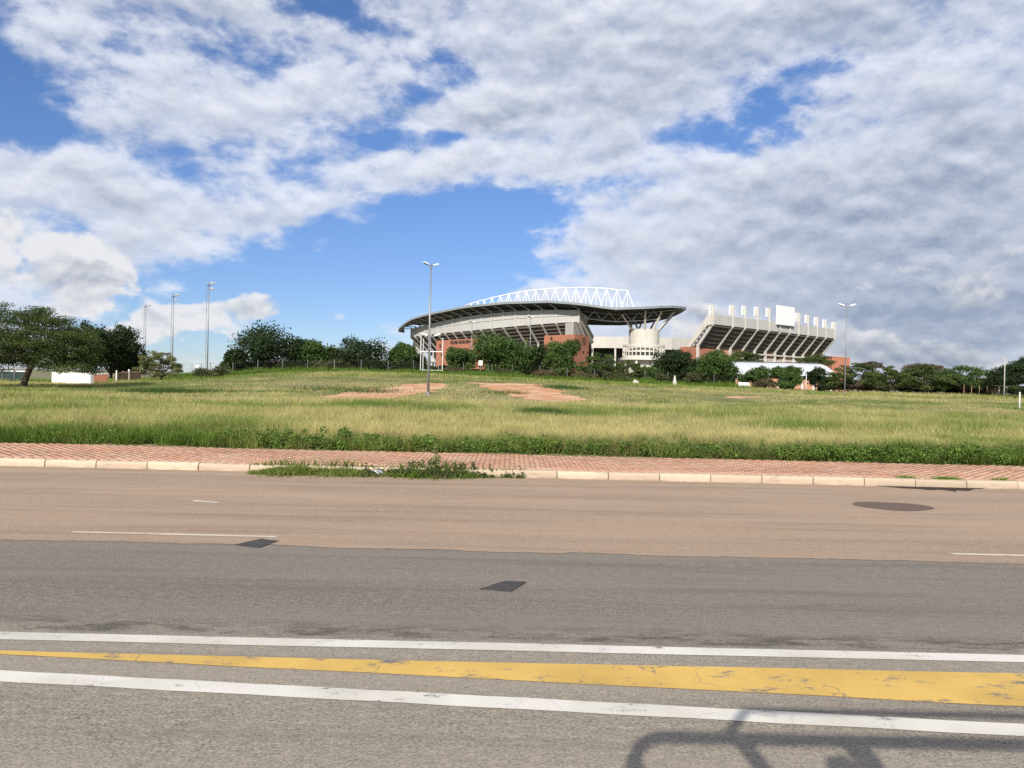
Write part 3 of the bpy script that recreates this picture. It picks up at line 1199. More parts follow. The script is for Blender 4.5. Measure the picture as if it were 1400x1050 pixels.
    MB().prism([p + Vector((0.30, -0.12, 0)) for p in (P(792.5, 440, 239.6), P(795, 439.5, 240), P(811, 468, 250), P(808.5, 470, 250))], (-0.5, 0.3, 0)).build('raker_beam', M['pale_concrete'], st)
    # plain tower at the far end
    c = P(571.5, 470, SP[-1].y + 6)
    zt_ = P(571, 460, c.y).z
    MB().box((c.x, c.y, zt_ / 2), (3.0, 4.0, zt_), R(25)).build('end_tower', M['concrete'], st)
    return st


build_roofed_stand()


# ------------------------------------------------------------------ the corner drum and ramp ring
def build_drum():
    c = P(880.5, 460, 244)
    D = (c.x, c.y)
    t = thing('ramp_tower', 'round concrete drum under the roof tip with a white gridded ramp ring', 'tower', (c.x, c.y, 1.6))
    zt = P(880, 449.3, 239.2).z
    rd = 20.5 * 244 / FPX
    MB().lathe(D, [(0.01, zt - 0.5), (rd - 0.35, zt - 0.5), (rd - 0.35, zt), (rd, zt), (rd, zt - 3.9), (rd - 0.05, zt - 3.95), (rd, zt - 4.0), (rd, 1.0)], 40).build('drum', M['pale_concrete'], t, recalc=True)
    rr = 28.5 * 244 / FPX
    z_top, z_bot = P(880, 471.8, 237.4).z, P(880, 488.6, 237.4).z
    hh = z_top - z_bot
    # ring: two rows of openings between rails and mullions
    for f, h in ((0.0, 0.62), (0.445, 0.42), (0.93, 0.55)):
        z = z_bot + hh * f
        MB().lathe(D, [(rr - 0.3, z), (rr, z), (rr, z + h), (rr - 0.3, z + h), (rr - 0.3, z)], 48).build('ring_rail', M['pale_concrete'], t)
    for k in range(30):
        a = 2 * math.pi * k / 30
        p = Vector((D[0] + (rr - 0.16) * math.cos(a), D[1] + (rr - 0.16) * math.sin(a)))
        MB().beam(V3(p, z_bot + 0.3), V3(p, z_top - 0.05), 0.30, 0.36, up=Vector((math.cos(a), math.sin(a), 0))).build('ring_post', M['pale_concrete'], t)
    MB().lathe(D, [(rd, z_bot + 0.2), (rr - 0.32, z_bot + 0.2), (rr - 0.32, z_bot + 0.02), (rd, z_bot + 0.02)], 48).build('ramp_floor', M['concrete'], t)
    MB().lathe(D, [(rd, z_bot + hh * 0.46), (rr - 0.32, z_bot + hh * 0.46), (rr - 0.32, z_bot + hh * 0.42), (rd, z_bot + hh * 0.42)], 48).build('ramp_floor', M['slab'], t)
    # landing slab and its columns
    MB().lathe(D, [(rd, z_bot - 0.02), (rr + 0.7, z_bot - 0.02), (rr + 0.7, z_bot - 0.75), (rd, z_bot - 0.75)], 48).build('landing_slab', M['pale_concrete'], t)
    for k in range(8):
        a = 2 * math.pi * (k + 0.35) / 8
        p = (D[0] + (rr - 0.3) * math.cos(a), D[1] + (rr - 0.3) * math.sin(a))
        MB().tube([(p[0], p[1], Hs(*p) - 0.3), (p[0], p[1], z_bot - 0.7)], 0.36, 10).build('column', M['white_wall'], t)
    # raking columns that carry the roof
    for ang, tpx, tpy, tY in ((205, 850.5, 430.5, 236), (235, 866, 434, 246), (262, 882.6, 424.5, 235.5), (300, 905, 425.2, 237.5), (330, 922, 426, 242), (355, 919, 432.5, 249), (150, 863, 437.5, 255), (110, 879, 437.5, 258), (60, 897, 435.5, 255)):
        a = R(ang)
        b = Vector((D[0] + (rd - 0.5) * math.cos(a), D[1] + (rd - 0.5) * math.sin(a), zt - 0.6))
        MB().tube([b, P(tpx, tpy, tY)], [0.36, 0.27], 8).build('raking_column', M['pale_concrete'], t)


build_drum()


def build_bowl():
    """low corner terrace wall between the two stands"""
    pts = [P(798, 460.3, 322), P(830, 460.2, 316), P(860, 460.4, 309), P(890, 460.8, 301), P(920, 461.5, 292), P(952, 463, 280)]
    t = thing('corner_terrace', 'low curved concrete terrace wall joining the two stands', 'grandstand', (pts[2].x, pts[2].y, 1.5))
    for a, b in zip(pts, pts[1:]):
        za, zb = a.z, b.z
        lo = 4.7
        o = Vector((0.15, 1.0, 0))
        d = (b - a).normalized() * 0.03
        MB().hexa([a + d - Vector((0, 0, lo)), b - d - Vector((0, 0, lo)), b + o - d - Vector((0, 0, lo)), a + o + d - Vector((0, 0, lo)), a + d, b - d, b - d + o, a + d + o]).build('wall_panel', M['pale_concrete'], t)
    m = MB().strip([p + Vector((0, 1.02, -4.6)) for p in pts], [p + Vector((3, 14, -5.2)) for p in pts])
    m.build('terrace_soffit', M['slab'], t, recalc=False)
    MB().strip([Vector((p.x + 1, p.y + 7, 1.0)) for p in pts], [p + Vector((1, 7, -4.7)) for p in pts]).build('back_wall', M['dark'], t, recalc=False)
    for i, p in enumerate(pts[:-1]):
        q = p.lerp(pts[i + 1], 0.4) + Vector((0, 0.6, 0))
        MB().box((q.x, q.y, (q.z - 4.6) / 2), (0.7, 0.7, q.z - 4.65)).build('column', M['pale_concrete'], t)


build_bowl()


# ------------------------------------------------------------------ the open stand with its floodlights and scoreboard
def z3(x, y):
    return 930 + x / 5.6, 400 + y / 5.6


OA, OB = P(*z3(247, 165), 250), P(*z3(1183, 280), 300)


def on_line(px):
    """plan point on the open stand's back line seen at column px"""
    d = ray(px, 440).xy
    a, b = OA.xy, OB.xy
    e = b - a
    t = (a.x * d.y - a.y * d.x) / (e.y * d.x - e.x * d.y)
    return a + e * t


def build_open_stand():
    dirv = (OB.xy - OA.xy).normalized()
    nr = Vector((dirv.y, -dirv.x))
    t = thing('open_grandstand', 'roofless concrete grandstand with leaning raker beams and floodlights along its top', 'grandstand', (OA.x, OA.y + 8, 1.4))
    xs = [247, 400, 495, 590, 680, 762, 835, 906, 978, 1048, 1114, 1183]
    tops = [95, 92, 95, 104, 112, None, None, 150, 165, 183, 201, 222]
    ft = lambda x: np.interp(x, [247, 1183], [165, 280])
    fb = lambda x: np.interp(x, [247, 1183], [241, 352])
    pts = [on_line(z3(x, 200)[0]) for x in xs]
    zt = [P(*z3(x, ft(x)), p.y).z for x, p in zip(xs, pts)]
    zb = [P(*z3(x, fb(x)), p.y).z for x, p in zip(xs, pts)]
    n = len(xs)
    for i in range(n - 1):
        a, b = pts[i] + dirv * 0.3, pts[i + 1] - dirv * 0.3
        MB().hexa([V3(a + nr * 0.2, zb[i]), V3(b + nr * 0.2, zb[i + 1]), V3(b - nr * 0.15, zb[i + 1]), V3(a - nr * 0.15, zb[i]),
                   V3(a + nr * 0.2, zt[i]), V3(b + nr * 0.2, zt[i + 1]), V3(b - nr * 0.15, zt[i + 1]), V3(a - nr * 0.15, zt[i])]).build('facade_panel', M['panel'], t)
    IN, DROP = 5.6, 7.0
    for i in range(n):
        c = pts[i] + nr * 0.15
        top = zt[i] + 0.3
        if tops[i]:
            top = P(*z3(xs[i], tops[i] + 6), c.y).z
        po = MB().beam(V3(c, zb[i] - 0.5), V3(c, top), 0.42, 0.55, up=V3(nr, 0)).build('mast_post', M['pale_concrete'], t)
        if tops[i]:
            # floodlight bank on the pitch side of the post: a ladder of lamp housings
            m = MB()
            rz = math.atan2(dirv.y, dirv.x)
            for r in range(4):
                z = top - 0.35 - r * 0.82
                for s in (-1, 0, 1):
                    q = c - nr * 0.75 + dirv * (s * 0.66 - 0.1)
                    m.box(V3(q, z), (0.63, 0.42, 0.76), rz)
                m.beam(V3(c - nr * 0.45 - dirv * 1.1, z), V3(c - nr * 0.45 + dirv * 1.0, z), 0.08, 0.08)
            m.build('floodlight_bank', M['white_steel'], po)
        e = pts[i] - nr * IN
        ze = zb[i] - DROP
        MB().beam(V3(c, zb[i] + 0.1), V3(e, ze), 0.62, 0.85).build('raker_beam', M['beam'], t)
        col = MB()
        col.beam(V3(e, Hs(e.x, e.y) - 0.3), V3(e, ze + 0.55), 0.75, 0.75, up=V3(nr, 0))
        col.build('column', M['beam'], t)
        # the second arm of the Y-shaped support
        g = pts[i] - nr * (IN + 3.6)
        MB().beam(V3(e, ze - 0.8), V3(g, ze + 2.6 - 5.2), 0.5, 0.5).build('brace', M['beam'], t)
    ns = 12
    run = 13.5
    fall = 15.5
    for i in range(n - 1):
        m = MB()
        for k in range(ns):
            f0, f1 = k / ns, (k + 1) / ns
            pp = []
            for zo in (0.0, fall / ns + 0.2):
                for j, f in ((i, f0), (i + 1, f0), (i + 1, f1), (i, f1)):
                    q = pts[j] - nr * (0.16 + run * f)
                    pp.append(V3(q, zb[j] + 0.55 - fall * f1 + zo))
            m.hexa(pp)
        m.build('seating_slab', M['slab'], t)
    # stepped end frame facing the corner
    a = pts[0] - dirv * 0.4
    prof = [(0.25, zt[0]), (0.25, zb[0] - 0.3), (-1.2, zb[0] - 0.2), (-11.2, zb[0] - 10.6), (-11.2, zb[0] - 9.0), (-1.2, zt[0] - 0.1)]
    MB().prism([V3(a + nr * u, z) for u, z in prof], V3(dirv * -0.55, 0)).build('end_wall', M['pale_concrete'], t)
    # brick base and plinths
    def bwall(x0, x1, y0, inset, name, mat, z0=0.4):
        p, q = on_line(z3(x0, 300)[0]), on_line(z3(x1, 300)[0])
        p, q = p - nr * inset, q - nr * inset
        zp = P(*z3(x0, y0), p.y).z
        return MB().hexa([V3(p, z0), V3(q, z0), V3(q - nr * 3, z0), V3(p - nr * 3, z0), V3(p, zp), V3(q, zp), V3(q - nr * 3, zp), V3(p - nr * 3, zp)]).build(name, mat, t)
    w = bwall(180, 420, 418, 6.3, 'brick_wall', M['brick'])
    bwall(424, 605, 402, 6.3, 'brick_wall', M['orange_brick'])
    bwall(775, 845, 436, 6.1, 'brick_wall', M['brown_brick'])
    bwall(880, 1010, 492, 6.1, 'brick_wall', M['brown_brick'])
    bwall(1050, 1110, 466, 6.1, 'brick_wall', M['brown_brick'])
    # concourse deck with a white balustrade
    p, q = on_line(z3(600, 300)[0]) - nr * 5.2, on_line(z3(1060, 300)[0]) - nr * 5.2
    z0 = P(*z3(560, 462), p.y).z
    MB().hexa([V3(p, z0 - 0.5), V3(q, z0 - 0.5), V3(q - nr * 8, z0 - 0.5), V3(p - nr * 8, z0 - 0.5), V3(p, z0), V3(q, z0), V3(q - nr * 8, z0), V3(p - nr * 8, z0)]).build('concourse_floor', M['pale_concrete'], t)
    m = MB()
    p2, q2 = p + nr * 1.5, q + nr * 1.5
    zr = P(*z3(560, 535), p.y).z
    for dz in (1.4, 0.8, 0.0):
        m.beam(V3(p2, zr + dz), V3(q2, zr + dz), 0.1, 0.12)
    for k in range(40):
        c = p2.lerp(q2, k / 39)
        m.beam(V3(c, zr - 0.5), V3(c, zr + 1.5), 0.09, 0.09)
    m.build('balustrade', M['white_steel'], t)
    MB().hexa([V3(p2 - nr * 0.2, zr - 0.6), V3(q2 - nr * 0.2, zr - 0.6), V3(q2 - nr * 3, zr - 0.6), V3(p2 - nr * 3, zr - 0.6), V3(p2 - nr * 0.2, zr - 0.1), V3(q2 - nr * 0.2, zr - 0.1), V3(q2 - nr * 3, zr - 0.1), V3(p2 - nr * 3, zr - 0.1)]).build('stair_landing', M['pale_concrete'], t)
    # dark inner wall under the terrace
    a, b = pts[0] - nr * 12.5, pts[-1] - nr * 12.5
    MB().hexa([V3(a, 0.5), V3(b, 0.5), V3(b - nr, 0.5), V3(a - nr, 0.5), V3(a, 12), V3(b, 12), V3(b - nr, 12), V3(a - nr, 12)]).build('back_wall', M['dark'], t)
    # scoreboard, seen from behind
    c0, c1 = on_line(z3(727, 150)[0]) + nr * 0.9, on_line(z3(858, 150)[0]) + nr * 0.9
    zu, zl = P(*z3(727, 95), c0.y).z, P(*z3(733, 243), c0.y).z
    s = thing('scoreboard', 'big blank white scoreboard back standing on the rim of the open stand', 'scoreboard', V3((c0 + c1) / 2, zl))
    dd = (c1 - c0).normalized()
    MB().hexa([V3(c0, zl), V3(c1, zl), V3(c1 - nr * 0.6, zl), V3(c0 - nr * 0.6, zl), V3(c0, zu), V3(c1, zu), V3(c1 - nr * 0.6, zu), V3(c0 - nr * 0.6, zu)]).build('board', M['white_steel'], s)
    MB().beam(V3(c0 - dd * 0.02 + nr * 0.05, zl - 0.15), V3(c1 + nr * 0.05, zl - 0.15), 0.3, 0.22).build('bottom_frame', M['dark_steel'], s)
    for f in (0.2, 0.8):
        c = c0.lerp(c1, f) - nr * 0.3
        MB().beam(V3(c, zl - 2.2), V3(c, zl + 0.1), 0.3, 0.3).build('leg', M['grey_steel'], s)


build_open_stand()


# ------------------------------------------------------------------ smaller buildings and walls
def build_pavilion():
    Y = 136.0
    a, b = P(1003, 512, Y), P(1129, 512, Y)
    g = Hs(a.x, Y)
    t = thing('pavilion', 'low orange brick pavilion with a curved white sheet roof', 'building', (((a.x + b.x) / 2), Y, g))
    L = b.x - a.x
    z_e, z_r = P(1060, 512, Y).z, P(1060, 496.2, Y + 8).z
    dpt = 9.0
    # barrel roof
    n = 9
    prof = []
    for i in range(n + 1):
        f = i / n
        prof.append((Y - 0.8 + dpt * f, z_e + (z_r - z_e) * math.sin(f * math.pi * 0.5) ** 0.9))
    prof2 = [(y, z - 0.16) for y, z in reversed(prof)]
    sheets = 9
    roof = None
    for i in range(sheets):
        x0 = a.x - 0.4 + (L + 2.2) * i / sheets
        x1 = a.x - 0.4 + (L + 2.2) * (i + 1) / sheets - 0.05
        o = MB().prism([(x0, y, z) for y, z in prof + prof2], (x1 - x0, 0, 0)).build('roof_sheet', M['white_roof'], t)
    MB().beam((a.x - 0.4, Y + dpt - 0.75, z_r + 0.12), (b.x + 1.8, Y + dpt - 0.75, z_r + 0.12), 0.3, 0.16).build('ridge_cap', M['dark_steel'], t)
    MB().beam((b.x + 1.95, Y - 0.8, z_e), (b.x + 1.95, Y + dpt - 1, z_r), 0.12, 0.3).build('verge', M['dark_steel'], t)
    # walls between white piers, dark clerestory
    k = 8
    for i in range(k):
        x0, x1 = a.x + L * i / k, a.x + L * (i + 1) / k
        MB().hexa([(x0 + .17, Y + .3, g - .4), (x1 - .17, Y + .3, g - .4), (x1 - .17, Y + .6, g - .4), (x0 + .17, Y + .6, g - .4), (x0 + .17, Y + .3, z_e - 0.55), (x1 - .17, Y + .3, z_e - 0.55), (x1 - .17, Y + .6, z_e - .55), (x0 + .17, Y + .6, z_e - .55)]).build('wall', M['orange_brick'], t)
        MB().box(((x0 + x1) / 2, Y + .5, z_e - 0.25), (x1 - x0 - .36, .1, .58)).build('window', M['glass'], t)
    for i in range(k + 1):
        x = a.x + L * i / k
        MB().box((x, Y + .4, (g + z_e) / 2 - .2), (.3, .5, z_e - g + .3)).build('pier', M['white_wall'], t)
    x = b.x + 1.4
    for y in (Y + 1.0, Y + 5.5):
        MB().box((x, y, (g + z_e) / 2), (.22, .22, z_e - g + .6)).build('pier', M['white_wall'], t)
    MB().box((a.x + L / 2, Y + dpt - 1.2, g + 1.5), (L, .3, 3.6)).build('back_wall', M['orange_brick'], t)
    MB().box((b.x - .14, Y + 4.2, g + 1.5), (.28, 6.9, 3.4)).build('side_wall', M['orange_brick'], t)


build_pavilion()


def build_brick_block():
    a, b = P(1138, 488, 190), P(1162, 490, 190)
    g = Hs(a.x, 190)
    t = thing('brick_hall', 'plain red brick hall with a flat roof beyond the tall street lamp', 'building', (((a.x + b.x) / 2), 192, g))
    z = a.z
    MB().hexa([(a.x, 190, g - .3), (b.x, 190, g - .3), (b.x + 1, 198, g - .3), (a.x - 1, 198, g - .3), (a.x, 190, z), (b.x, 190, z - .25), (b.x + 1, 198, z - .25), (a.x - 1, 198, z)]).build('wall', M['brick'], t)
    MB().hexa([(a.x - .15, 189.85, z + .002), (b.x + .15, 189.85, z - .248), (b.x + 1.1, 198.2, z - .248), (a.x - 1.1, 198.2, z + .002), (a.x - .15, 189.85, z + .2), (b.x + .15, 189.85, z - .05), (b.x + 1.1, 198.2, z - .05), (a.x - 1.1, 198.2, z + .2)]).build('parapet', M['orange_brick'], t)


build_brick_block()


def wall_run(name, label, cat, pxa, pxb, Ya, Yb, pyt_a, pyt_b, mat, th=0.25, piers=0, cap=None, pier_mat=None):
    a, b = P(pxa, pyt_a, Ya), P(pxb, pyt_b, Yb)
    ga, gb = Hs(a.x, a.y), Hs(b.x, b.y)
    t = thing(name, label, cat, ((a.x + b.x) / 2, (a.y + b.y) / 2, (ga + gb) / 2))
    k = max(1, piers - 1)
    d = (b - a)
    du = Vector((d.x, d.y, 0)).normalized()
    nn = Vector((du.y, -du.x, 0))
    for i in range(k):
        p, q = a.lerp(b, i / k) + du * 0.08, a.lerp(b, (i + 1) / k) - du * 0.08
        g0, g1 = ga + (gb - ga) * i / k - .3, ga + (gb - ga) * (i + 1) / k - .3
        MB().hexa([V3(p + nn * th / 2, g0), V3(q + nn * th / 2, g1), V3(q - nn * th / 2, g1), V3(p - nn * th / 2, g0), V3(p + nn * th / 2, p.z), V3(q + nn * th / 2, q.z), V3(q - nn * th / 2, q.z), V3(p - nn * th / 2, p.z)]).build('wall_bay', mat, t)
        if cap:
            MB().beam(p + Vector((0, 0, .07)), q + Vector((0, 0, .07)), th + .12, .12).build('coping', cap, t)
    for i in range(piers):
        p = a.lerp(b, i / k)
        g = ga + (gb - ga) * i / k
        MB().box((p.x, p.y, (g - .3 + p.z + .15) / 2), (.3, th + .14, p.z + .15 - g + .3), math.atan2(du.y, du.x)).build('pier', pier_mat or mat, t)
    return t


wall_run('garden_wall', 'white plastered wall panel beside the leaning acacia', 'wall', 74, 125, 92, 89, 509.0, 510.2, M['white_wall'], piers=3)
wall_run('brick_wall', 'low weathered red brick wall between the white wall and the gate', 'wall', 126, 148, 94, 95, 512.5, 511.5, M['brick'], cap=M['white_wall'])
wall_run('shade_fence', 'dark green screen fence with a pale top rail behind the acacia', 'fence', -60, 37, 96, 94, 506.5, 508.5, stone_mat('shade_net', (0.03, 0.05, 0.045), .2, 1.0), th=.06, piers=7, cap=M['white_steel'], pier_mat=M['dark_steel'])


def build_gate():
    Y = 97
    a, b = P(160, 509, Y), P(193, 506, Y + 4)
    g = Hs(a.x, Y)
    t = thing('plank_gate', 'weathered plank gate with white posts left of the pale shrub', 'gate', ((a.x + b.x) / 2, Y + 2, g))
    n = 13
    for i in range(n):
        p = a.lerp(b, (i + .5) / n)
        gz = Hs(p.x, p.y)
        MB().box((p.x, p.y, (gz + p.z) / 2 - random.uniform(0, .1)), ((b - a).length / n * .9, .04, p.z - gz), .8 * math.atan2(b.y - a.y, b.x - a.x)).build('plank', M['wood'], t)
    for f in (0.0, 0.5):
        p = a.lerp(b, f)
        MB().box((p.x, p.y - .1, p.z - .9), (.14, .14, 2.3)).build('gate_post', M['white_wall'], t)


build_gate()


# ------------------------------------------------------------------ poles, lamps, masts
def tall_lamp(label, px, Y, py_top, r=0.085, rz=0.0, head=1.0, tilt=0.0, mat='galv'):
    x = P(px, 530, Y).x
    g = Hs(x, Y)
    h = P(px, py_top, Y).z - g
    t = thing('street_lamp', label, 'street lamp', (x, Y, g), rz, 'twin-headed street lamps in the field')
    m = MB().tube([(0, 0, -.2), (0, 0, h * .5), (0, 0, h - .1)], [r * 1.2, r * .9, r * .6], 10)
    m.build('pole', M[mat], t, smooth=True, local=True)
    MB().tube([(0, 0, -.1), (0, 0, .35)], [r * 1.9, r * 1.9], 10).build('base', M[mat], t, local=True)
    MB().tube([(0, 0, h - .25), (0, 0, h + .05)], r * 1.1, 8).build('bracket', M[mat], t, local=True)
    for s in (-1, 1):
        arm = MB().tube([(0, 0, h - .08), (s * .35 * head, 0, h + .08 * head)], .04, 6).build('arm', M[mat], t, local=True)
        # flat lantern: a tapered shell tilted upwards, lens below
        m = MB()
        a = R(17) * s
        rot = Matrix.Rotation(-a, 3, 'Y')
        c = Vector((s * .72 * head, 0, h + .20 * head))
        pts = []
        for z, k in ((-.07, 1.0), (.09, .72)):
            for i, j in ((-.42, -.17), (.42, -.22), (.42, .22), (-.42, .17)):
                pts.append(c + rot @ Vector((i * head * k, j * head * k, z * head)))
        m.hexa(pts)
        lan = m.build('lantern', M['white_steel'], t, local=True, bevel=.02)
        m = MB()
        m.box(c + rot @ Vector((0, 0, -.085 * head)), (.66 * head, .28 * head, .03), rot=rot)
        m.build('lens', M['glass'], lan, local=True)
    return t


tall_lamp('tall twin-headed street lamp in the field before the name wall', 585.5, 67, 363, r=0.10, head=0.72, rz=R(40))
tall_lamp('tall twin-headed street lamp standing in front of the plain brick hall', 1155, 102, 419, r=0.085, head=1.05)
tall_lamp('distant twin-headed street lamp whose white heads show between the goal posts', 587.3, 128, 460, r=0.09, head=1.5, rz=R(10))
tall_lamp('thin twin-headed street lamp against the name wall', 643.5, 150, 441, r=0.08, head=1.0, rz=R(60))
tall_lamp('thin twin-headed street lamp in front of the middle of the curved facade', 723.5, 150, 434, r=0.08, head=1.0, rz=R(60))


def flood_mast(label, px, Y, py_top, lamps):
    x = P(px, 500, Y).x
    g = Hs(x, Y)
    h = P(px, py_top, Y).z - g
    t = thing('floodlight_mast', label, 'floodlight mast', (x, Y, g), R(18), 'floodlight masts over the left field')
    MB().tube([(0, 0, -.3), (0, 0, h * .5), (0, 0, h)], [.15, .12, .09], 10).build('pole', M['galv'], t, smooth=True, local=True)
    # climbing ladder on stand-offs
    m = MB()
    for s in (-.15, .15):
        m.tube([(-.42, s, .5), (-.42, s, h - .5)], .035, 5)
    m.build('ladder', M['galv'], t, local=True)
    m = MB()
    for i in range(int(h / 1.1)):
        m.tube([(-.42, -.15, 1 + i * 1.1), (-.42, .15, 1 + i * 1.1)], .025, 4)
        if i % 3 == 0:
            m.tube([(-.42, 0, 1 + i * 1.1), (-.1, 0, 1 + i * 1.1)], .03, 4)
    m.build('rung', M['galv'], t, local=True)
    MB().box((0, 0, h - .6), (.9, 1.2, .1)).build('platform', M['galv'], t, local=True)
    for i in range(lamps):
        s = .3 + .35 * (i % 2)
        z = h - .15 - .75 * (i // 2) * 1.6
        l = MB().box((s + .25, -.2 + .4 * (i % 2), z), (.62, .5, .34), rot=Matrix.Rotation(R(25), 3, 'Y')).build('floodlight', M['grey_steel'], t, local=True, bevel=.03)
        MB().tube([(0, -.2 + .4 * (i % 2), z), (s + .1, -.2 + .4 * (i % 2), z)], .05, 5).build('arm', M['galv'], t, local=True)


flood_mast('tallest steel floodlight mast with a ladder, over the dark round bush', 283.5, 165, 386, 4)
flood_mast('middle steel floodlight mast rising behind the pale shrub', 235.5, 185, 402, 3)
flood_mast('shortest steel floodlight mast beside the dark trees', 198, 215, 416, 3)


def pole(name, label, cat, px, Y, py_top, r, mat, cross=False, py_bot=None):
    x = P(px, 530, Y).x
    g = Hs(x, Y)
    h = P(px, py_top, Y).z - g
    t = thing(name, label, cat, (x, Y, g))
    MB().tube([(0, 0, -.2), (0, 0, h)], [r, r * .8], 8).build('shaft', M[mat], t, smooth=True, local=True)
    MB().tube([(0, 0, h), (0, 0, h + .08)], [r * 1.4, r * .6], 8).build('cap', M[mat], t, local=True)
    if cross:
        MB().beam((-.5, 0, h - .25), (.5, 0, h - .25), .07, .07).build('crossarm', M[mat], t, local=True)
    return t


pole('utility_pole', 'tall pale pole with a short crossarm by the far right acacia', 'pole', 1373, 100, 488, .075, 'concrete', True)
pole('marker_post', 'short white marker post standing alone in the grass', 'post', 1394.5, 70, 537, .07, 'white_wall')
pole('fence_pole', 'thin pale pole in front of the slanting rail fence', 'pole', 1366, 106, 525, .09, 'pale_concrete', True)
pole('gate_pole', 'thin white pole before the pavilion wall', 'pole', 1102, 112, 512, .06, 'white_wall')


def build_goal():
    Y = 112
    a, b = P(574.6, 511, Y), P(604.5, 512, Y)
    g = (Hs(a.x, Y) + Hs(b.x, Y)) / 2
    t = thing('rugby_goal', 'white metal rugby and football goal posts before the stand', 'goal posts', ((a.x + b.x) / 2, Y, g))
    zt = P(575, 459, Y).z
    for p, z in ((a, zt), (b, P(604, 462, Y).z)):
        MB().tube([(p.x, Y, g - .3), (p.x, Y, z)], .055, 8).build('post', M['white_steel'], t)
    zc, zl = P(590, 481, Y).z, P(590, 506.2, Y).z
    MB().tube([(a.x, Y, zc), (b.x, Y, zc + .05)], .07, 8).build('crossbar', M['white_steel'], t)
    MB().tube([(a.x, Y, zl), (b.x, Y, zl)], .06, 8).build('lower_bar', M['white_steel'], t)
    p2 = P(578, 511, Y + 3.5)
    MB().tube([(p2.x, Y + 3.5, g - .3), (p2.x, Y + 3.5, P(578, 463, Y + 3.5).z)], .085, 8).build('rear_post', M['grey_steel'], t)
    MB().tube([(a.x, Y, zc), (p2.x, Y + 3.5, zc)], .05, 6).build('side_bar', M['white_steel'], t)


build_goal()


def build_sign():
    Y = 112
    p = P(657, 496.2, Y)
    g = Hs(p.x, Y)
    t = thing('notice_board', 'small white square notice board on a post under the big tree', 'sign', (p.x, Y, g))
    MB().tube([(p.x, Y + .06, g - .2), (p.x, Y + .06, p.z + .3)], .04, 6).build('post', M['galv'], t)
    MB().box((p.x, Y, p.z), (.58, .04, .72)).build('board', M['white_steel'], t, bevel=.008)
    MB().box((p.x - .02, Y - .024, p.z + .08), (.10, .008, .14)).build('emblem', M['dark_steel'], t)
    q = P(279.5 - 9.5, 500.8, 128)
    g = Hs(q.x, 128)
    t = thing('notice_board', 'small white square board on a frame left of the round bush', 'sign', (q.x, 128, g))
    MB().tube([(q.x, 128.06, g - .2), (q.x, 128.06, q.z)], .04, 6).build('post', M['galv'], t)
    MB().box((q.x, 128, q.z), (.52, .04, .5)).build('board', M['white_steel'], t, bevel=.008)


build_sign()


# ------------------------------------------------------------------ fences
def build_fence(label, pts, h, spacing, rails, post_mat, pales=True, thick=.05, name='mesh_fence'):
    """pts: plan polyline"""
    pts = [Vector(p) for p in pts]
    t = thing(name, label, 'fence', V3(pts[0], Hs(*pts[0])))
    line = []
    for a, b in zip(pts, pts[1:]):
        n = max(1, int((b - a).length / spacing))
        line += [a.lerp(b, i / n) for i in range(n)]
    line.append(pts[-1])
    for p in line:
        g = Hs(*p)
        hh = h + random.uniform(-.1, .15)
        MB().box(V3(p, g + hh / 2 - .15), (thick * 2, thick * 2, hh + .3), random.uniform(0, 1), ).build('post', post_mat, t)
    m = MB()
    for a, b in zip(line, line[1:]):
        for r in rails:
            m.beam(V3(a, Hs(*a) + r), V3(b, Hs(*b) + r), .016, .016)
        if pales:
            k = 10
            for i in range(1, k):
                c = a.lerp(b, i / k)
                g = Hs(*c)
                m.beam(V3(c, g + .05), V3(c, g + h - .05), .012, .012)
    m.build('mesh_panel', M['rust_steel'], t)
    return t


def fp(px, Y):
    return P(px, 525, Y).xy


build_fence('long dark palisade fence with pale posts along the tree line', [fp(318, 113), fp(420, 112), fp(530, 111), fp(700, 114), fp(850, 114), fp(1008, 113)], 2.0, 3.4, (.25, 1.0, 1.85), M['galv'], thick=.028)
build_fence('wooden rail fence under the acacias on the right', [fp(1318, 109), fp(1350, 107), fp(1372, 107), fp(1440, 106)], 1.5, .9, (.5, 1.3), M['wood'], False, .035, 'rail_fence')
build_fence('thin wire fence on the rise between the pale shrub and the round bush', [fp(244, 122), fp(262, 122), fp(300, 121)], 2.2, 1.3, (.6, 1.3, 2.1), M['galv'], False, .04, 'wire_fence')


# ------------------------------------------------------------------ trees and bushes
LEAF = {
    'dark': ((0.015, 0.028, 0.010), (0.036, 0.062, 0.020)),
    'green': ((0.026, 0.054, 0.013), (0.095, 0.155, 0.038)),
    'acacia': ((0.026, 0.044, 0.012), (0.096, 0.130, 0.034)),
    'olive': ((0.045, 0.056, 0.022), (0.105, 0.115, 0.050)),
    'pale': ((0.110, 0.130, 0.045), (0.220, 0.230, 0.095)),
    'dry': ((0.070, 0.058, 0.030), (0.135, 0.110, 0.058)),
}


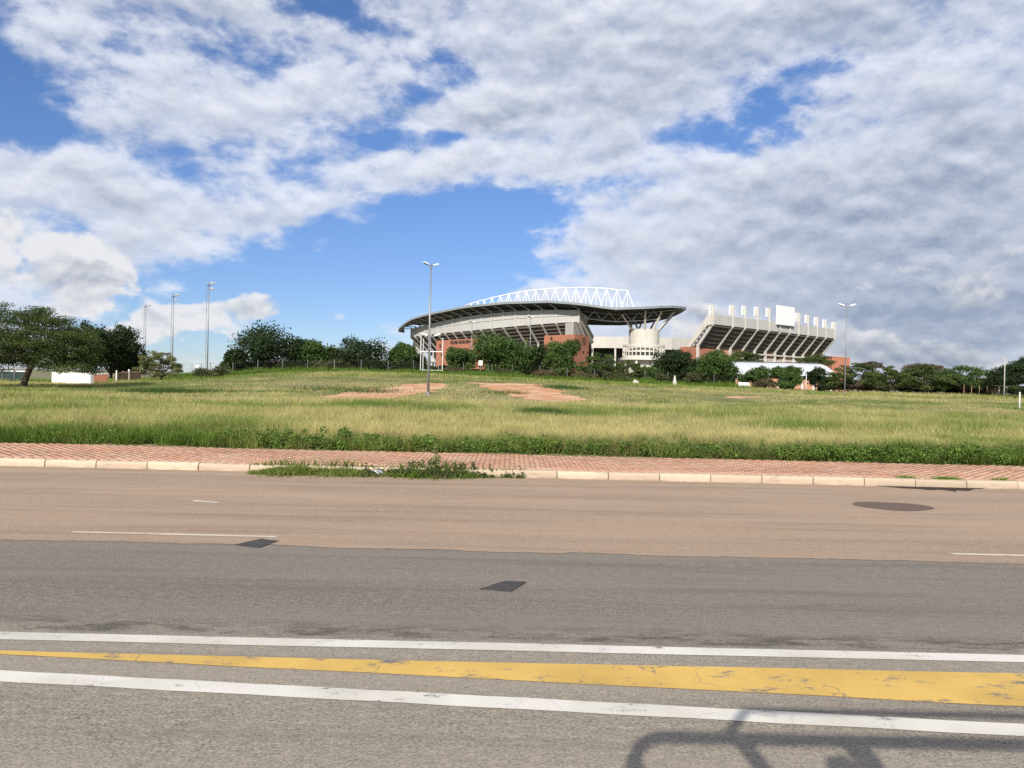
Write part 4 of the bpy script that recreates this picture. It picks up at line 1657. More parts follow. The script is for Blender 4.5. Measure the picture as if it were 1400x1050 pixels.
def leaf_mesh(centers, radii, per, size, pal, seed, flat=0.0, name='crown', parent=None, squash=1.0):
    """leaf-sized faces in clumps; centres (n,3), radii (n,)"""
    g = np.random.default_rng(seed)
    n = len(centers)
    cnt = np.maximum(6, (per * (radii / radii.mean()) ** 2).astype(int))
    idx = np.repeat(np.arange(n), cnt)
    N = len(idx)
    d = g.normal(size=(N, 3))
    d /= np.linalg.norm(d, axis=1)[:, None]
    rr = g.random(N) ** 0.45
    off = d * (rr * radii[idx])[:, None]
    off[:, 2] *= squash
    c = centers[idx] + off
    nrm = d * 0.6 + g.normal(size=(N, 3)) * 0.75
    nrm[:, 2] += flat
    nrm /= np.linalg.norm(nrm, axis=1)[:, None]
    t = np.cross(nrm, g.normal(size=(N, 3)))
    t /= np.linalg.norm(t, axis=1)[:, None] + 1e-9
    b = np.cross(nrm, t)
    L = size * g.uniform(0.6, 1.35, N)[:, None]
    W = L * g.uniform(0.38, 0.62, N)[:, None]
    V = np.stack([c - t * L / 2, c + b * W / 2 - t * L * .08, c + t * L / 2, c - b * W / 2 - t * L * .08], 1).reshape(-1, 3)
    F = np.arange(N * 4).reshape(-1, 4)
    lo, hi = np.array(LEAF[pal][0]), np.array(LEAF[pal][1])
    tone = np.clip(g.random(n)[idx] * .7 + g.random(N) * .3, 0, 1)[:, None]
    col = (lo + (hi - lo) * tone) * g.uniform(.85, 1.15, (N, 1))
    yel = (g.random(N) < .03)[:, None]
    col = np.where(yel, col * np.array([1.9, 1.4, 1.0]), col)
    return mesh_np(name, V, F, M['leaf'], parent, col=np.repeat(col, 4, 0))


def limb_path(a, b, sag=.12, n=5, g=random):
    a, b = Vector(a), Vector(b)
    L = (b - a).length
    w = Vector((g.uniform(-1, 1), g.uniform(-1, 1), g.uniform(-.2, .6))) * L * sag
    return [a.lerp(b, t) + w * math.sin(math.pi * t) for t in [i / n for i in range(n + 1)]]


def make_tree(kind, px, Y, wpx, py_top, py_low, pal, seed, label, name='tree', cat='tree', group=None, leaf=0.34, dens=1.0, lean=0.0, stems=1, bark='bark', depth=.8, base_px=None):
    rnd = random.Random(seed)
    g = np.random.default_rng(seed)
    x = P(px, 520, Y).x
    bx = x if base_px is None else P(base_px, 520, Y).x
    gz = Hs(bx, Y)
    top = P(px, py_top, Y).z
    low = P(px, py_low, Y).z
    W = wpx * Y / FPX
    t = thing(name, label, cat, (bx, Y, gz - .05), group=group)
    rx, ry, rz = W / 2, W / 2 * depth, max(.3, (top - low) / 2)
    cz = (top + low) / 2
    C, Rr = [], []
    if kind in ('broad', 'bush'):
        lobes = [(0, 0, 0, 1.0)]
        for _ in range(rnd.randint(4, 6)):
            a = rnd.uniform(0, 6.28)
            lobes.append((math.cos(a) * .55, math.sin(a) * .55, rnd.uniform(-.45, .42), rnd.uniform(.40, .62)))
        nc = int(34 + 9 * W * max(.6, rz / 2))
        nc = min(nc, 170)
        while len(C) < nc:
            lx, ly, lz, s = lobes[rnd.randrange(len(lobes))] if rnd.random() < .75 else lobes[0]
            d = g.normal(size=3)
            d /= np.linalg.norm(d)
            r = g.random() ** .33 * .86
            s = s * (.92 if s < 1 else .86)
            q = np.array([lx, ly, lz]) + d * r * s
            if q[2] > .95 or q[2] < -1.0 or abs(q[0]) > 1.0:
                continue
            C.append((x + q[0] * rx, Y + q[1] * ry, cz + q[2] * rz))
            Rr.append(rnd.uniform(.10, .17) * (W * .55 + rz * .9))
        sq = .85
        flat = .25
        per = 66 * dens
    else:
        # umbrella crown: flat pads on several levels
        nc = int((80 if kind == 'acacia' else 165) * max(.8, W / 8))
        for i in range(nc):
            r = math.sqrt(rnd.random()) * .94
            a = rnd.uniform(0, 6.28)
            lev = rnd.random()
            dome = (1 - r ** 2.2) if kind == 'acacia' else (1 - r ** 1.7)
            hi = low + (top - low) * (.34 + .62 * dome)
            lo_ = low + (top - low) * (.04 + .10 * dome)
            z = hi - (hi - lo_) * (lev ** 1.25)
            C.append((x + math.cos(a) * r * rx, Y + math.sin(a) * r * ry, z))
            Rr.append(rnd.uniform(.12, .20) * W * .6)
        sq = .40 if kind == 'acacia' else .34
        flat = .7
        per = 62 * dens
    C, Rr = np.array(C), np.array(Rr)
    ex = C[:, 0] - x
    C[:, 0] = x + ex * np.minimum(1, (rx - Rr * .6) / np.maximum(np.abs(ex), 1e-3)).clip(.6, 1)
    C[:, 2] = np.minimum(C[:, 2], top - Rr * sq * .7)
    C[:, 2] = np.maximum(C[:, 2], gz + .12)
    leaf_mesh(C, Rr, per, leaf, pal, seed + 100, flat, 'foliage' if kind == 'bush' else 'crown', t, sq)
    # trunk and limbs
    H0 = top - gz
    fork = gz + max(.25, (low - gz) * .9) if kind != 'bush' else gz + .3
    if kind == 'umbrella':
        fork = low + (top - low) * .16
    tr = max(.05, .016 * W + .010 * H0)
    for s in range(stems):
        m = MB()
        ox = (s - (stems - 1) / 2) * .5
        f0 = Vector((x * .75 + bx * .25 + lean + ox * 1.6, Y, fork)) if kind != 'bush' else Vector((bx, Y, fork))
        path = limb_path((bx + ox, Y, gz - .25), f0, .06, 4, rnd)
        m.tube(path, [tr * 1.35, tr * 1.05, tr * .95, tr * .9, tr * .85], 8)
        m.build('trunk' if kind != 'bush' else 'stem', M[bark], t, smooth=True)
        order = sorted(range(len(C)), key=lambda i: rnd.random())[:(16 if kind != 'bush' else 7)]
        m = MB()
        for i in order:
            m.tube(limb_path(f0, C[i], .14, 4, rnd), [tr * .55, tr * .42, tr * .3, tr * .2, tr * .1], 5)
        m.build('branches', M[bark], t, smooth=True)
    return t


# the near acacia: a leaning trunk and a broad layered crown
make_tree('umbrella', 36, 74, 192, 406, 512, 'acacia', 3, 'broad flat-topped acacia with a leaning dark trunk and wide shade', 'acacia_tree', leaf=.17, dens=4.6, base_px=31, depth=.85, lean=.7)
# dark trees behind it
DT = 'dark trees behind the acacia'
make_tree('broad', 122, 108, 46, 431, 510, 'dark', 5, 'narrow dark round-headed tree just right of the acacia crown', group=None, dens=1.3)
make_tree('broad', 152, 112, 84, 433, 512, 'dark', 6, 'tall dark bushy tree above the low brick wall', dens=1.5)
make_tree('broad', 184, 116, 46, 464, 516, 'dark', 8, 'short dark tree above the plank gate', dens=1.3)
make_tree('acacia', 216, 96, 62, 477, 516, 'pale', 9, 'pale yellow-green feathery shrub beside the plank gate', 'shrub', 'shrub', leaf=.20, dens=1.7, stems=2)
make_tree('bush', 288, 100, 52, 496, 522, 'olive', 10, 'dark round olive bush at the foot of the tallest mast', 'bush', 'bush', leaf=.24, dens=1.5)
make_tree('broad', 366, 118, 118, 437, 514, 'dark', 12, 'biggest dark spreading tree with an open crown on the rise', leaf=.42, dens=.72)
make_tree('broad', 318, 115, 38, 474, 515, 'dark', 13, 'low dark tree at the left foot of the biggest dark tree', leaf=.38)
make_tree('broad', 412, 119, 56, 455, 511, 'dark', 14, 'dark tree leaning on the right side of the biggest dark tree', leaf=.4, dens=.75)
make_tree('broad', 437, 118, 52, 462, 514, 'green', 15, 'smaller mid green tree between the two dark crowns', leaf=.36)
make_tree('broad', 490, 118, 86, 457, 513, 'dark', 16, 'wide dark tree with bare twigs left of the stand', leaf=.33, dens=.9)
make_tree('broad', 549, 120, 47, 459, 514, 'green', 17, 'leafy green tree touching the left tip of the stand roof', leaf=.38, dens=1.3)
make_tree('broad', 570, 122, 29, 478, 516, 'dark', 18, 'short dark tree just left of the goal posts', leaf=.34)
make_tree('broad', 630, 118, 50, 470, 520, 'green', 19, 'round green tree below the stadium name letters', leaf=.36, dens=1.5)
make_tree('broad', 688, 120, 104, 451, 522, 'green', 20, 'large dense green tree hiding the middle of the stand', leaf=.38, dens=1.7)
make_tree('broad', 730, 121, 50, 468, 522, 'dark', 21, 'dark tree between the large dense tree and the brick tower tree', leaf=.36, dens=1.4)
make_tree('broad', 765, 118, 56, 457, 522, 'green', 22, 'green tree in front of the brick stair tower', leaf=.36, dens=1.5)
make_tree('acacia', 818, 117, 66, 480, 520, 'green', 23, 'spreading light green tree under the corner terrace wall', leaf=.26, dens=1.8, stems=2)
make_tree('acacia', 855, 116, 62, 492, 522, 'acacia', 24, 'low flat-topped acacia below the ramp ring', 'acacia_tree', leaf=.22, dens=2.0)
make_tree('broad', 889, 119, 47, 496, 526, 'green', 25, 'small round green tree right under the drum', leaf=.32, dens=1.4)
make_tree('broad', 924, 119, 63, 473, 526, 'dark', 26, 'dark green domed tree right of the ramp ring', leaf=.36, dens=1.6)
make_tree('broad', 978, 117, 70, 474, 528, 'green', 27, 'leafy green tree before the left end of the open stand', leaf=.36, dens=1.6)
make_tree('acacia', 1016, 150, 54, 480, 499, 'acacia', 28, 'flat dark acacia crown above the pavilion roof', 'acacia_tree', leaf=.26, dens=1.8)
make_tree('acacia', 1113, 150, 58, 484, 499, 'acacia', 29, 'thin flat acacia crown over the right half of the pavilion roof', 'acacia_tree', leaf=.24, dens=1.2)
make_tree('broad', 1030, 114, 47, 500, 527, 'green', 30, 'small dark green tree before the left half of the pavilion', leaf=.30, dens=1.4)
make_tree('broad', 1074, 113, 47, 497, 529, 'green', 31, 'round green tree before the middle of the pavilion', leaf=.30, dens=1.6)
make_tree('broad', 1115, 114, 38, 500, 529, 'dark', 32, 'thin dark tree before the right end of the pavilion', leaf=.30, dens=.9)
make_tree('bush', 1076, 110, 26, 521, 534, 'green', 33, 'low green bush at the foot of the round pavilion tree', 'bush', 'bush', leaf=.22)
make_tree('bush', 1128, 110, 24, 524, 536, 'dark', 34, 'low dark bush at the foot of the thin pavilion tree', 'bush', 'bush', leaf=.22)
make_tree('acacia', 1170, 112, 78, 495, 531, 'acacia', 35, 'broad green acacia behind the right-hand street lamp', 'acacia_tree', leaf=.25, dens=1.9, stems=2)
make_tree('acacia', 1221, 116, 62, 500, 529, 'acacia', 36, 'dark acacia with two pale trunks right of the street lamp', 'acacia_tree', leaf=.25, dens=1.8, stems=2, bark='pale_bark')
make_tree('acacia', 1192, 140, 34, 494, 504, 'dry', 37, 'flat dry acacia top showing over the green one', 'acacia_tree', leaf=.24, dens=1.2)
make_tree('acacia', 1266, 112, 78, 499, 533, 'acacia', 38, 'broad acacia with a whitewashed trunk before the rail fence', 'acacia_tree', leaf=.25, dens=2.0, bark='pale_bark')
make_tree('acacia', 1262, 140, 60, 497, 510, 'dry', 39, 'brownish flat acacia top behind the broad one', 'acacia_tree', leaf=.24, dens=1.2)
make_tree('acacia', 1320, 112, 92, 499, 533, 'green', 40, 'dense domed acacia beside the rail fence', 'acacia_tree', leaf=.25, dens=2.1)
make_tree('acacia', 1362, 120, 52, 508, 532, 'acacia', 41, 'low acacia behind the tall pale pole', 'acacia_tree', leaf=.25, dens=1.6)
make_tree('umbrella', 1404, 104, 98, 487, 528, 'dark', 42, 'dark layered acacia with long flat branches at the far right', 'acacia_tree', leaf=.24, dens=1.8, depth=1.0)
make_tree('bush', 800, 110, 40, 508, 522, 'dry', 43, 'brownish low bush at the foot of the spreading light tree', 'bush', 'bush', leaf=.24)
make_tree('bush', 846, 109, 44, 507, 525, 'olive', 44, 'olive bush below the low acacia by the white boulders', 'bush', 'bush', leaf=.24, dens=1.3)
make_tree('bush', 948, 111, 34, 510, 526, 'olive', 45, 'olive bush right of the white cone', 'bush', 'bush', leaf=.24)
make_tree('bush', 905, 111, 26, 509, 524, 'olive', 46, 'small olive bush between the boulders and the white cone', 'bush', 'bush', leaf=.24)
make_tree('bush', 740, 111, 50, 505, 519, 'dry', 47, 'dry low bush under the brick tower tree', 'bush', 'bush', leaf=.24)
make_tree('bush', 690, 112, 46, 503, 517, 'olive', 48, 'olive undergrowth bush beneath the large dense tree', 'bush', 'bush', leaf=.24)
make_tree('bush', 620, 113, 40, 502, 514, 'dry', 49, 'dry bush beneath the tree under the name letters', 'bush', 'bush', leaf=.24)
make_tree('bush', 1045, 112, 34, 516, 532, 'dry', 50, 'reddish dry bush before the pavilion wall', 'bush', 'bush', leaf=.22)
for i, (a, w, t_, b_, pal, lab) in enumerate(((345, 46, 494, 512, 'dark', 'dark bush under the left of the biggest tree'), (395, 50, 492, 509, 'dark', 'dark bush under the right of the biggest tree'),
                                               (455, 60, 490, 508, 'olive', 'olive bush along the fence below the mid green tree'), (515, 60, 489, 508, 'dark', 'dark bush along the fence below the wide dark tree'),
                                               (556, 34, 490, 511, 'dark', 'dark bush left of the goal posts'), (1200, 40, 520, 536, 'olive', 'olive bush under the acacia with two pale trunks'),
                                               (985, 50, 512, 527, 'dark', 'dark bush below the tree before the open stand'), (162, 30, 492, 512, 'dark', 'dark bush in the gap left of the plank gate'), (1345, 60, 520, 540, 'dry', 'dry bush behind the rail fence'),
                                               (1295, 50, 520, 538, 'dark', 'dark bush under the dense domed acacia'), (1245, 40, 519, 537, 'dark', 'dark bush beside the whitewashed trunk'), (1160, 36, 519, 535, 'dark', 'dark bush under the broad green acacia'))):
    make_tree('bush', a, 116, w, t_, b_, pal, 60 + i, lab, 'bush', 'bush', leaf=.26, dens=1.5)
LANDMARK = [(322, 'left of the parked van'), (352, 'under the biggest dark tree'), (384, 'below the right half of the biggest dark tree'), (412, 'below the leaning dark tree'), (440, 'below the mid green tree'),
            (470, 'below the left of the wide dark tree'), (500, 'below the right of the wide dark tree'), (528, 'left of the roof-tip tree'), (556, 'below the roof-tip tree'), (585, 'behind the goal posts'), (615, 'left of the name wall tree'),
            (642, 'below the last letters of the name wall'), (672, 'beside the square notice board'), (700, 'under the large dense tree'), (728, 'between the large dense tree and the tower tree'), (757, 'below the brick tower'),
            (786, 'at the right foot of the brick tower'), (815, 'below the spreading light tree'), (842, 'left of the ramp ring columns'), (870, 'behind the whitewashed boulders'), (898, 'right of the ramp ring columns'),
            (926, 'behind the white cone stone'), (955, 'below the end of the open stand'), (985, 'left of the pavilion'),
            (1150, 'left of the right-hand street lamp'), (1182, 'right of the right-hand street lamp'), (1212, 'behind the two pale trunks'), (1242, 'left of the whitewashed trunk'), (1272, 'right of the whitewashed trunk'),
            (1302, 'at the left end of the rail fence'), (1330, 'behind the domed acacia trunk'), (1358, 'behind the thin pole and rail fence'), (1388, 'behind the tall pale pole'), (1418, 'below the layered far acacia')]
for i, (a, where) in enumerate(LANDMARK):
    a += random.uniform(-4, 4)
    lo = np.interp(a, [320, 600, 800, 1000, 1400], [508, 513, 520, 527, 541])
    pal = random.choice(['dark', 'olive', 'dark', 'green'] if a < 1100 else ['dark', 'dark', 'olive'])
    make_tree('bush', a, 123 if a < 1100 else 128, random.uniform(36, 48), lo - random.uniform(9, 17), lo, pal, 90 + i, {'dark': 'dark', 'olive': 'olive', 'green': 'fresh green'}[pal] + ' hedge shrub ' + where, 'hedge_shrub', 'shrub', 'hedge shrubs along the tree line', leaf=.30, dens=1.6)


# ------------------------------------------------------------------ boulders and small things by the trees
def boulder(label, px, py, Y, w, h, seed, cone=False, name='boulder', cat='boulder'):
    x = P(px, py, Y).x
    g = Hs(x, Y)
    bm = bmesh.new()
    if cone:
        bmesh.ops.create_cone(bm, cap_ends=True, segments=10, radius1=w / 2, radius2=w * .12, depth=h)
    else:
        bmesh.ops.create_icosphere(bm, subdivisions=2, radius=.5)
    r = random.Random(seed)
    for v in bm.verts:
        k = 1 + r.uniform(-.13, .13)
        if cone:
            v.co *= 1 + r.uniform(-.05, .05)
            v.co.z += h / 2 - .1
        else:
            v.co = Vector((v.co.x * w * k, v.co.y * w * .8 * k, max(-.2, v.co.z) * h * 1.5 * k))
    me = bpy.data.meshes.new(name)
    bm.to_mesh(me)
    bm.free()
    me.materials.append(M['rock'])
    o = bpy.data.objects.new(name, me)
    o.location = (x, Y, g)
    COL.objects.link(o)
    tag(o, label, cat)


boulder('large whitewashed boulder under the ramp ring trees', 869, 522, 106, 1.0, .75, 1)
boulder('small pale boulder perched behind the large one', 868.5, 517, 108.5, .6, .9, 2)
boulder('tall narrow whitewashed cone stone by the olive bush', 922.5, 522, 107, .75, 1.55, 3, True, 'marker_stone', 'stone')
boulder('long flat white stone beside the football goal', 632, 513, 108, 1.25, .35, 4)


def build_trailer():
    Y = 109
    p = P(1017, 528, Y)
    g = Hs(p.x, Y)
    t = thing('white_bench', 'small white slatted bench in front of the pavilion trees', 'bench', (p.x, Y, g))
    for i in range(4):
        MB().box((p.x, Y + .02 * i, g + .35 + i * .17), (1.6, .05, .13)).build('slat', M['white_steel'], t)
    MB().box((p.x, Y - .2, g + .36), (1.6, .35, .05)).build('seat', M['white_steel'], t)
    for s in (-.7, .7):
        MB().box((p.x + s, Y - .1, g + .25), (.08, .3, .7)).build('leg', M['white_steel'], t)


build_trailer()


def build_container():
    # white parked van half hidden by the trees on the rise
    Y = 128
    p = P(337, 507, Y)
    g = Hs(p.x, Y)
    t = thing('parked_van', 'white van mostly hidden under the left of the biggest tree', 'van', (p.x, Y, g), R(15))
    prof = [(-1.9, .35), (1.9, .35), (2.05, .8), (1.95, 1.1), (1.35, 1.2), (.85, 1.95), (-1.75, 2.0), (-1.95, 1.2)]
    MB().prism([(x, -.85, z) for x, z in prof], (0, 1.7, 0)).build('body', M['white_steel'], t, local=True, bevel=.05)
    for s in (-.86, .86):
        for a, b in ((-1.5, -.5), (-.35, .6)):
            MB().box(((a + b) / 2, s, 1.55), (b - a, .02, .5)).build('window', M['glass'], t, local=True)
        for x in (-1.2, 1.25):
            MB().tube([(x, s * .9, .33), (x, s * 1.03, .33)], .33, 14).build('wheel', M['tyre'], t, local=True)


build_container()


# ------------------------------------------------------------------ grass
def blades(name, x, y, z, h, w, col_base, col_tip, lean, seg2, kind='stuff', lv=None):
    n = len(x)
    g = rng
    a = g.uniform(0, 2 * math.pi, n)
    fx, fy = np.cos(a), np.sin(a)
    la = g.uniform(0, 2 * math.pi, n)
    lx, ly = np.cos(la) * lean * h, np.sin(la) * lean * h
    if lv is not None:
        lx, ly = lx * .5 + lv[0], ly * .5 + lv[1]
    B = np.stack([x, y, z - .03], 1)
    side = np.stack([fx * w / 2, fy * w / 2, np.zeros(n)], 1)
    tip = B + np.stack([lx, ly, h + .03], 1)
    if seg2:
        mid = B + np.stack([lx * .35, ly * .35, (h + .03) * .58], 1)
        V = np.stack([B - side, B + side, mid + side * .75, mid - side * .75, tip], 1).reshape(-1, 3)
        i = np.arange(n)[:, None] * 5
        F = [i + np.array([[0, 1, 2, 3]]), i + np.array([[3, 2, 4]])]
        C = np.stack([col_base, col_base, (col_base + col_tip) / 2, (col_base + col_tip) / 2, col_tip], 1).reshape(-1, 3)
    else:
        V = np.stack([B - side, B + side, tip], 1).reshape(-1, 3)
        i = np.arange(n)[:, None] * 3
        F = [i + np.array([[0, 1, 2]])]
        C = np.stack([col_base, col_base, col_tip], 1).reshape(-1, 3)
    o = mesh_np(name, V, F, M['grass'], None, col=C)
    o['kind'] = kind
    return o


LUSH = np.array([0.120, 0.195, 0.030])
YEL = np.array([0.430, 0.400, 0.155])
TAN = np.array([0.600, 0.490, 0.275])
DARKG = np.array([0.050, 0.090, 0.020])


def scatter(y0, y1, dens, margin=4.0, spread=.74):
    """random plan points between two distances, even per square metre"""
    area = (y1 - y0) * (spread * (y0 + y1) + 2 * margin)
    n = int(area * dens)
    y = rng.uniform(y0, y1, int(n * 1.5))
    wmax = spread * y1 + margin
    x = rng.uniform(-wmax, wmax, len(y))
    ok = np.abs(x) < spread * y + margin
    return x[ok][:n], y[ok][:n]


def mixcol(n, x, y, ftan, fyel, s=1.0):
    """colour per blade from patches of greener and drier grass"""
    pn = .30 * vnoise(x, y, 1.3, 40) + .40 * vnoise(x, y, 4.2, 41) + .45 * vnoise(x * .6, y, 11.0, 42) - .07
    u = rng.random(n)
    yel = np.clip(fyel + (pn - .5) * 2.3 + rng.normal(0, .18, n), 0, 1)[:, None]
    base = LUSH * (1 - yel) + YEL * yel
    tan = (u < np.clip(ftan + (pn - .5) * 1.3, 0.01, .95))[:, None]
    tip = np.where(tan, TAN * rng.uniform(.75, 1.2, (n, 1)), base * rng.uniform(1.0, 1.35, (n, 1)))
    return base * rng.uniform(.65, 1.05, (n, 1)) * s, tip * s


def tufts(y0, y1, dens, per, spread, margin=2.0):
    """blades in tussocks: positions, outward lean, a height factor and a tone per tussock"""
    tx, ty = scatter(y0, y1, dens, margin)
    n = len(tx)
    idx = np.repeat(np.arange(n), rng.poisson(per, n))
    o = rng.normal(0, spread, (len(idx), 2))
    x, y = tx[idx] + o[:, 0], ty[idx] + o[:, 1]
    return x, y, o, rng.uniform(.45, 1.35, n)[idx], rng.random(n)[idx], ty[idx], tx[idx]


def build_grass():
    # lush tall verge beside the pavement
    x, y, o, hf, tone, ty, tx = tufts(18.0, 21.5, 21, 34, .085)
    edge = (vnoise(tx, tx * 0 + 3, .55, 12) - .35) * .45 + (vnoise(tx, tx * 0 + 8, 2.8, 14) - .5) * .5
    k = (ty > 18.05 + edge) & (y > 17.8)
    x, y, o, hf, tone = x[k], y[k], o[k], hf[k], tone[k]
    n = len(x)
    f = np.clip((y - 18.6) / 2.6, 0, 1)
    right = sm((x + 6) / 10)
    h = (.17 + .25 * vnoise(x, y, 1.1, 15) + .17 * vnoise(x, y, 4.0, 16)) * hf * rng.uniform(.6, 1.15, n)
    b, t = mixcol(n, x, y, .30 * f - .05, .16 + .55 * f - .35 * right)
    v = ((.45 + .8 * tone) * (1 - .32 * right * (1 - f)))[:, None]
    b, t = b * v, t * v
    blades('verge_grass', x, y, H(x, y), h, rng.uniform(.008, .016, n), b, t, .5, True, lv=(o[:, 0] * 1.6, o[:, 1] * 1.6))
    # field, near to far
    for (y0, y1, d, h0, w0, ft, fy, s2) in ((21.5, 28, 330, .36, .014, .36, .58, True), (28, 38, 130, .34, .020, .48, .66, False), (38, 52, 62, .34, .028, .46, .66, False),
                                            (52, 62, 34, .24, .040, .44, .66, False), (62, 80, 34, .17, .045, .42, .62, False), (80, 92, 26, .17, .055, .32, .56, False), (92, 118, 18, .34, .07, .10, .32, False)):
        x, y = scatter(y0, y1, d)
        dm = dirt_mask(x, y)
        k = ~dm | (rng.random(len(x)) < .012)
        x, y = x[k], y[k]
        n = len(x)
        big = vnoise(x, y, 7.0, 17)
        h = h0 * (.45 + .9 * big) * rng.uniform(.5, 1.3, n)
        b, t = mixcol(n, x, y, ft, fy)
        v = (.72 + .55 * vnoise(x, y, .35 + y0 * .006, 18))[:, None]
        b, t = b * v, t * v
        blades('field_grass', x, y, H(x, y), h, rng.uniform(.7, 1.3, n) * w0, b, t, .5, s2)
    # darker tufts
    X, Y, Hh = [], [], []
    for px, py, r, nn in ((748, 569, 1.2, 1500), (735, 568, .9, 900), (590, 566, 1.0, 500), (530, 563, .7, 350), (770, 531, 2.2, 700), (690, 538, 2.0, 300), (240, 536.5, 3.5, 1500), (205, 537, 2.5, 800), (500, 536, 3.0, 600), (440, 533, 3.0, 500), (1340, 536, 2.0, 300)):
        p = ground_hit(px, py)
        a = rng.normal(0, .45, (nn, 2)) * r
        X.append(p.x + a[:, 0] * 1.3)
        Y.append(p.y + a[:, 1])
        Hh.append(np.full(nn, .38))
    x, y, h = np.concatenate(X), np.concatenate(Y), np.concatenate(Hh)
    n = len(x)
    h = h * rng.uniform(.5, 1.4, n)
    c = DARKG * rng.uniform(.7, 1.4, (n, 1))
    blades('dark_tufts', x, y, H(x, y), h, y * .0007, c, c * 1.4, .6, False)
    # rank growth along the foot of the fence
    x = rng.uniform(-50, 34, 22000)
    Yl = np.interp(x, [-50, -41, -28, -19, 0, 16, 34], [113, 111, 110, 109, 111, 111, 110])
    y = Yl + rng.uniform(-4.0, 2.5, len(x))
    h = rng.uniform(.3, 1.0, len(x)) * (.4 + vnoise(x, y, 2.5, 51))
    c = (LUSH * .8)[None] * rng.uniform(.6, 1.3, (len(x), 1))
    blades('rank_growth', x, y, H(x, y), h, np.full(len(x), .09), c, c * 1.5, .5, False)


build_grass()


def build_gutter_weeds():
    """weeds growing out of the kerb joint onto the road"""
    a, b = road_px(356, 640).x, road_px(716, 652).x
    n = 15000
    u = rng.random(n)
    x = a + (b - a) * u
    prof = np.interp(u, [0, .04, .12, .3, .5, .58, .7, .8, .9, .96, 1], [.25, .75, 1.0, .85, .75, .75, .8, .55, .28, .18, .25])
    keep = rng.random(n) < prof * (.22 + .85 * vnoise(x, x * 0, .35, 71))
    x, u, prof = x[keep], u[keep], prof[keep]
    n = len(x)
    y = KERB_Y - .03 - np.abs(rng.normal(0, .26, n)) * prof + .10 * (rng.random(n) < .25)
    z = np.where(y > KERB_Y, .15, 0.0)
    h = (.04 + .20 * prof * vnoise(x, y, .45, 72)) * rng.uniform(.35, 1.2, n)
    yel = np.clip(.35 + (rng.random((n, 1)) - .5) * .8 - (u[:, None] > .52) * .3, 0, 1)
    base = LUSH * .8 * (1 - yel) + np.array([.24, .23, .08]) * yel
    tip = base * rng.uniform(1.0, 1.5, (n, 1))
    blades('gutter_weeds', x, y, z, h, rng.uniform(.012, .026, n), base, tip, .9, True)
    # broader leaves in the greener half
    k = (u > .42) & (rng.random(n) < .10)
    C = np.stack([x[k], y[k], z[k] + h[k] * .8], 1)
    o = leaf_mesh(C, np.full(len(C), .05), 5, .07, 'olive', 73, .6, 'gutter_leaves', None)
    struct(o, 'stuff')
    # one taller weed on the kerb
    p = road_px(594, 652)
    t = thing('tall_weed', 'single tall leafy weed rising from the gutter weeds', 'weed', (p.x, KERB_Y - .05, 0))
    m = MB()
    top = []
    for dx, hh in ((0, .56), (.07, .38), (-.05, .30)):
        m.tube([(p.x, KERB_Y - .05, 0), (p.x + dx * .5, KERB_Y - .05, hh * .5), (p.x + dx, KERB_Y - .04, hh)], [.010, .008, .004], 5)
        top += [(p.x + dx * f, KERB_Y - .05, hh * f) for f in (.55, .7, .85, 1.0)]
    m.build('stem', stone_mat('weed_stem', (.09, .13, .03), .1), t)
    leaf_mesh(np.array(top), np.full(len(top), .06), 11, .08, 'pale', 74, .3, 'foliage', t)
    # small sprouts in the paving joints
    for px, py in ((1030 + 258, 653.5), (1300, 653), (1238, 651), (1370, 657.5)):
        q = P(px, py, KERB_Y + .18)
        nn = 260
        xx = q.x + rng.normal(0, .12, nn)
        yy = np.clip(KERB_Y + .2 + rng.normal(0, .05, nn), KERB_Y + .1, 15.6)
        cc = LUSH * rng.uniform(.7, 1.2, (nn, 1))
        blades('joint_sprouts', xx, yy, np.full(nn, .148), rng.uniform(.02, .07, nn), np.full(nn, .014), cc, cc * 1.3, 1.0, False)


build_gutter_weeds()


def build_verge_creeper():
    """broad-leaved creeping growth along the front of the verge"""
    n = 3700
    x = rng.uniform(-16, 17, n)
    y = 18.05 + np.abs(rng.normal(0, .55, n))
    edge = (vnoise(x, x * 0 + 3, .55, 12) - .35) * .45 + (vnoise(x, x * 0 + 8, 2.8, 14) - .5) * .5
    keep = (rng.random(n) < np.interp(x, [-16, -7, -4, 17], [.10, .22, .85, 1.0]) * (.25 + vnoise(x, y, 1.0, 81))) & (y > 18.1 + edge)
    x, y = x[keep], y[keep]
    n = len(x)
    r = rng.uniform(.07, .17, n)
    z = H(x, y) + rng.random(n) * (.16 + .32 * vnoise(x, y, .7, 82)) * np.clip((y - 17.7) / .5, .3, 1)
    LEAF['creeper'] = ((.050, .095, .018), (.150, .235, .045))
    struct(leaf_mesh(np.stack([x, y, z], 1), r, 34, .068, 'creeper', 83, .35, 'verge_creeper', None, .8), 'stuff')


build_verge_creeper()


# ------------------------------------------------------------------ litter
def build_litter():
    p = road_px(516, 651)
    t = thing('plastic_bottle', 'crushed clear blue plastic bottle lying by the gutter weeds', 'bottle', (p.x, p.y, 0.0), R(8))
    m, k, b, o = base_mat('blue_plastic', .15)
    b.inputs['Base Color'].default_value = (.42, .55, .72, 1)
    b.inputs['Specular IOR Level'].default_value = .6
    m2 = MB().tube([(-.13, 0, .055), (-.10, 0, .06), (-.02, .01, .052), (.05, 0, .06), (.09, 0, .045), (.115, 0, .022 + .02)], [.045, .058, .046, .056, .04, .02], 12)
    m2.build('body', m, t, smooth=True, local=True)
    MB().tube([(.115, 0, .042), (.14, 0, .042)], .022, 10).build('cap', M['white_steel'], t, local=True)
    MB().tube([(-.05, .005, .056), (.03, .005, .056)], .0585, 12, cap=False).build('wrapper', M['white_steel'], t, local=True)


build_litter()


